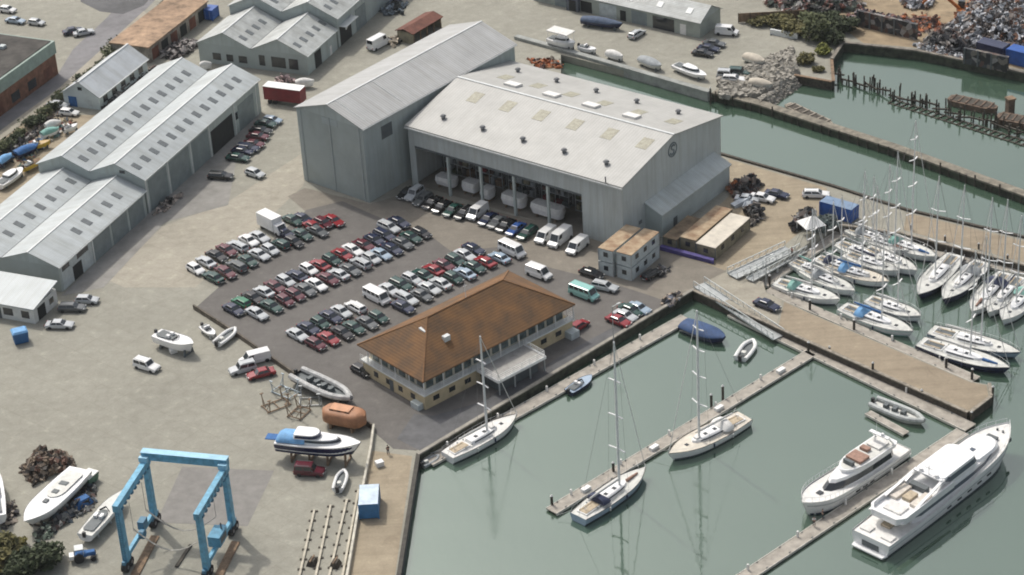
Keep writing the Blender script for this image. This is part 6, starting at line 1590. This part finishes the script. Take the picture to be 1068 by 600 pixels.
# ------------------------------------------------------------------ people and lamp posts
def person(label, x, y, z, rz, top, legs_m):
    p = G(x,y,z); t = thing('person', label, 'person', tuple(p), rz)
    V = [(0,0,.95),(0,0,1.18),(0,.01,1.42),(0,.01,1.53),(0,.02,1.68),(-.2,0,1.42),(-.27,.03,1.15),(-.25,.14,.92),(.2,0,1.42),(.27,.0,1.15),(.25,.10,.92),(-.1,0,.9),(-.12,.05,.5),(-.12,.02,.06),(-.12,.17,.04),(.1,0,.9),(.12,-.03,.5),(.12,-.08,.06),(.12,.07,.04)]
    E_ = [(0,1),(1,2),(2,3),(3,4),(2,5),(5,6),(6,7),(2,8),(8,9),(9,10),(0,11),(11,12),(12,13),(13,14),(0,15),(15,16),(16,17),(17,18)]
    Rr = [.15,.15,.16,.065,.105,.075,.055,.045,.075,.055,.045,.10,.075,.055,.05,.10,.075,.055,.05]
    def sk(name, idx, grow, mat):
        mp = {i:k for k,i in enumerate(idx)}
        me = bpy.data.meshes.new(name); me.from_pydata([V[i] for i in idx],[(mp[a],mp[b]) for a,b in E_ if a in mp and b in mp],[])
        o = bpy.data.objects.new(name, me); COL.objects.link(o); o.parent = t
        md = o.modifiers.new('Skin','SKIN'); 
        if not me.skin_vertices: bpy.context.view_layer.update()
        for k,i in enumerate(idx): me.skin_vertices[0].data[k].radius = (Rr[i]*grow,Rr[i]*grow*.85)
        me.skin_vertices[0].data[0].use_root = True
        o.modifiers.new('Sub','SUBSURF').levels = 1
        me.materials.append(mat); return o
    try:
        sk('body', list(range(19)), 1.0, skin)
        sk('jacket', [1,2,5,6,8,9], 1.18, top)
        sk('trousers', [0,11,12,13,15,16,17], 1.16, legs_m)
    except Exception as e:
        print('person fallback', e)
    m = MB(); m.loft([[(.11*f*math.cos(a),.02+.12*f*math.sin(a),z_) for a in [2*PI*i/10 for i in range(10)]] for z_,f in ((1.68,1.02),(1.75,.9),(1.80,.5))]); m.build('hair', cloth_d, t, smooth=True)
person('person in a white top standing on the pontoon beside the flybridge yacht', 849,549, WL+.5, 0, cloth_w, cloth_d)
person('person in dark clothes on the pontoon behind the one in white', 858,541, WL+.5, 1.8, cloth_d, cloth_d)
person('person in dark clothes standing at the top of the quay path', 405,474, .03, .6, cloth_d, cloth_d)
person('person in a red jacket by the marina gangway', 826,267, .1, 2, cloth_r, cloth_d)
def lamp(label, x, y, h):
    p = G(x,y); t = thing('lamp_post', label, 'lamp post', tuple(p), R(30))
    m = MB(); m.tube((0,0,0),(0,0,h),.09,8,.06); m.build('post', steelgrey, t)
    m = MB(); m.bar((0,0,h),(1.2,0,h+.15),.1,.1); m.build('arm', steelgrey, t)
    m = MB(); m.box(.9,1.6,-.14,.14,h+.1,h+.25); m.build('lamp_head', flash, t)
lamp('slim grey lamp post at the quay edge by the four parked cars', 640,357, 7.0)
lamp('slim grey lamp post at jetty root beside the navy saloon', 799,300, 6.0)
# ------------------------------------------------------------------ camera, sun, sky
cam = bpy.data.cameras.new('survey_camera'); co = bpy.data.objects.new('survey_camera', cam); COL.objects.link(co)
cam.sensor_fit = 'HORIZONTAL'; cam.sensor_width = 36.0; cam.lens = 36.0*SF/1068.0
cam.clip_start = 1; cam.clip_end = 9000
mtx = Matrix((RT, UP, -FW)).transposed().to_4x4(); mtx.translation = Vector((0,0,SH)); co.matrix_world = mtx
scene.camera = co
SE, SAZ = R(52), R(122)
sv = Vector((math.cos(SE)*math.cos(SAZ), math.cos(SE)*math.sin(SAZ), math.sin(SE)))
sl = bpy.data.lights.new('sun', 'SUN'); so = bpy.data.objects.new('sun', sl); COL.objects.link(so)
sl.energy = 2.3; sl.angle = R(1.5); sl.color = (1,.95,.87)
so.rotation_euler = (-sv).to_track_quat('-Z','Y').to_euler()
w = bpy.data.worlds.new('World'); scene.world = w; w.use_nodes = True; nt = w.node_tree
bg = nt.nodes['Background']; sky = nt.nodes.new('ShaderNodeTexSky'); sky.sky_type = 'NISHITA'; sky.sun_disc = False
sky.sun_elevation = SE; sky.sun_rotation = PI/2-SAZ; sky.dust_density = 5.0; sky.air_density = 1.0; sky.ozone_density = 1.0
hs = nt.nodes.new('ShaderNodeHueSaturation'); hs.inputs['Saturation'].default_value = .45
nt.links.new(sky.outputs['Color'], hs.inputs['Color']); nt.links.new(hs.outputs['Color'], bg.inputs['Color']); bg.inputs['Strength'].default_value = .15
vs = scene.view_settings; vs.view_transform = 'Standard'; vs.look = 'None'; vs.exposure = 0.06; vs.gamma = 1.0; vs.use_curve_mapping = False
scene.render.engine = 'CYCLES'
scene.cycles.pixel_filter_type = 'BLACKMAN_HARRIS'; scene.cycles.filter_width = 1.9
scene.cycles.max_bounces = 6; scene.cycles.diffuse_bounces = 3; scene.cycles.glossy_bounces = 3
scene.cycles.use_denoising = True

HAZE = .00005
m = bpy.data.materials.new('haze_air'); m.use_nodes = True; nt = m.node_tree
for n in list(nt.nodes):
    if n.type == 'BSDF_PRINCIPLED': nt.nodes.remove(n)
v = nt.nodes.new('ShaderNodeVolumePrincipled'); v.inputs['Color'].default_value = (.86,.90,.90,1); v.inputs['Density'].default_value = HAZE; v.inputs['Anisotropy'].default_value = .2
nt.links.new(v.outputs['Volume'], next(n for n in nt.nodes if n.type == 'OUTPUT_MATERIAL').inputs['Volume'])
mb = MB(); mb.box(-3100,3100,-600,4600,-9,209); hz_ = mb.build('haze', m); hz_['kind'] = 'stuff'; hz_['label'] = 'thin pale haze in the air over the harbour'
scene.cycles.volume_bounces = 0
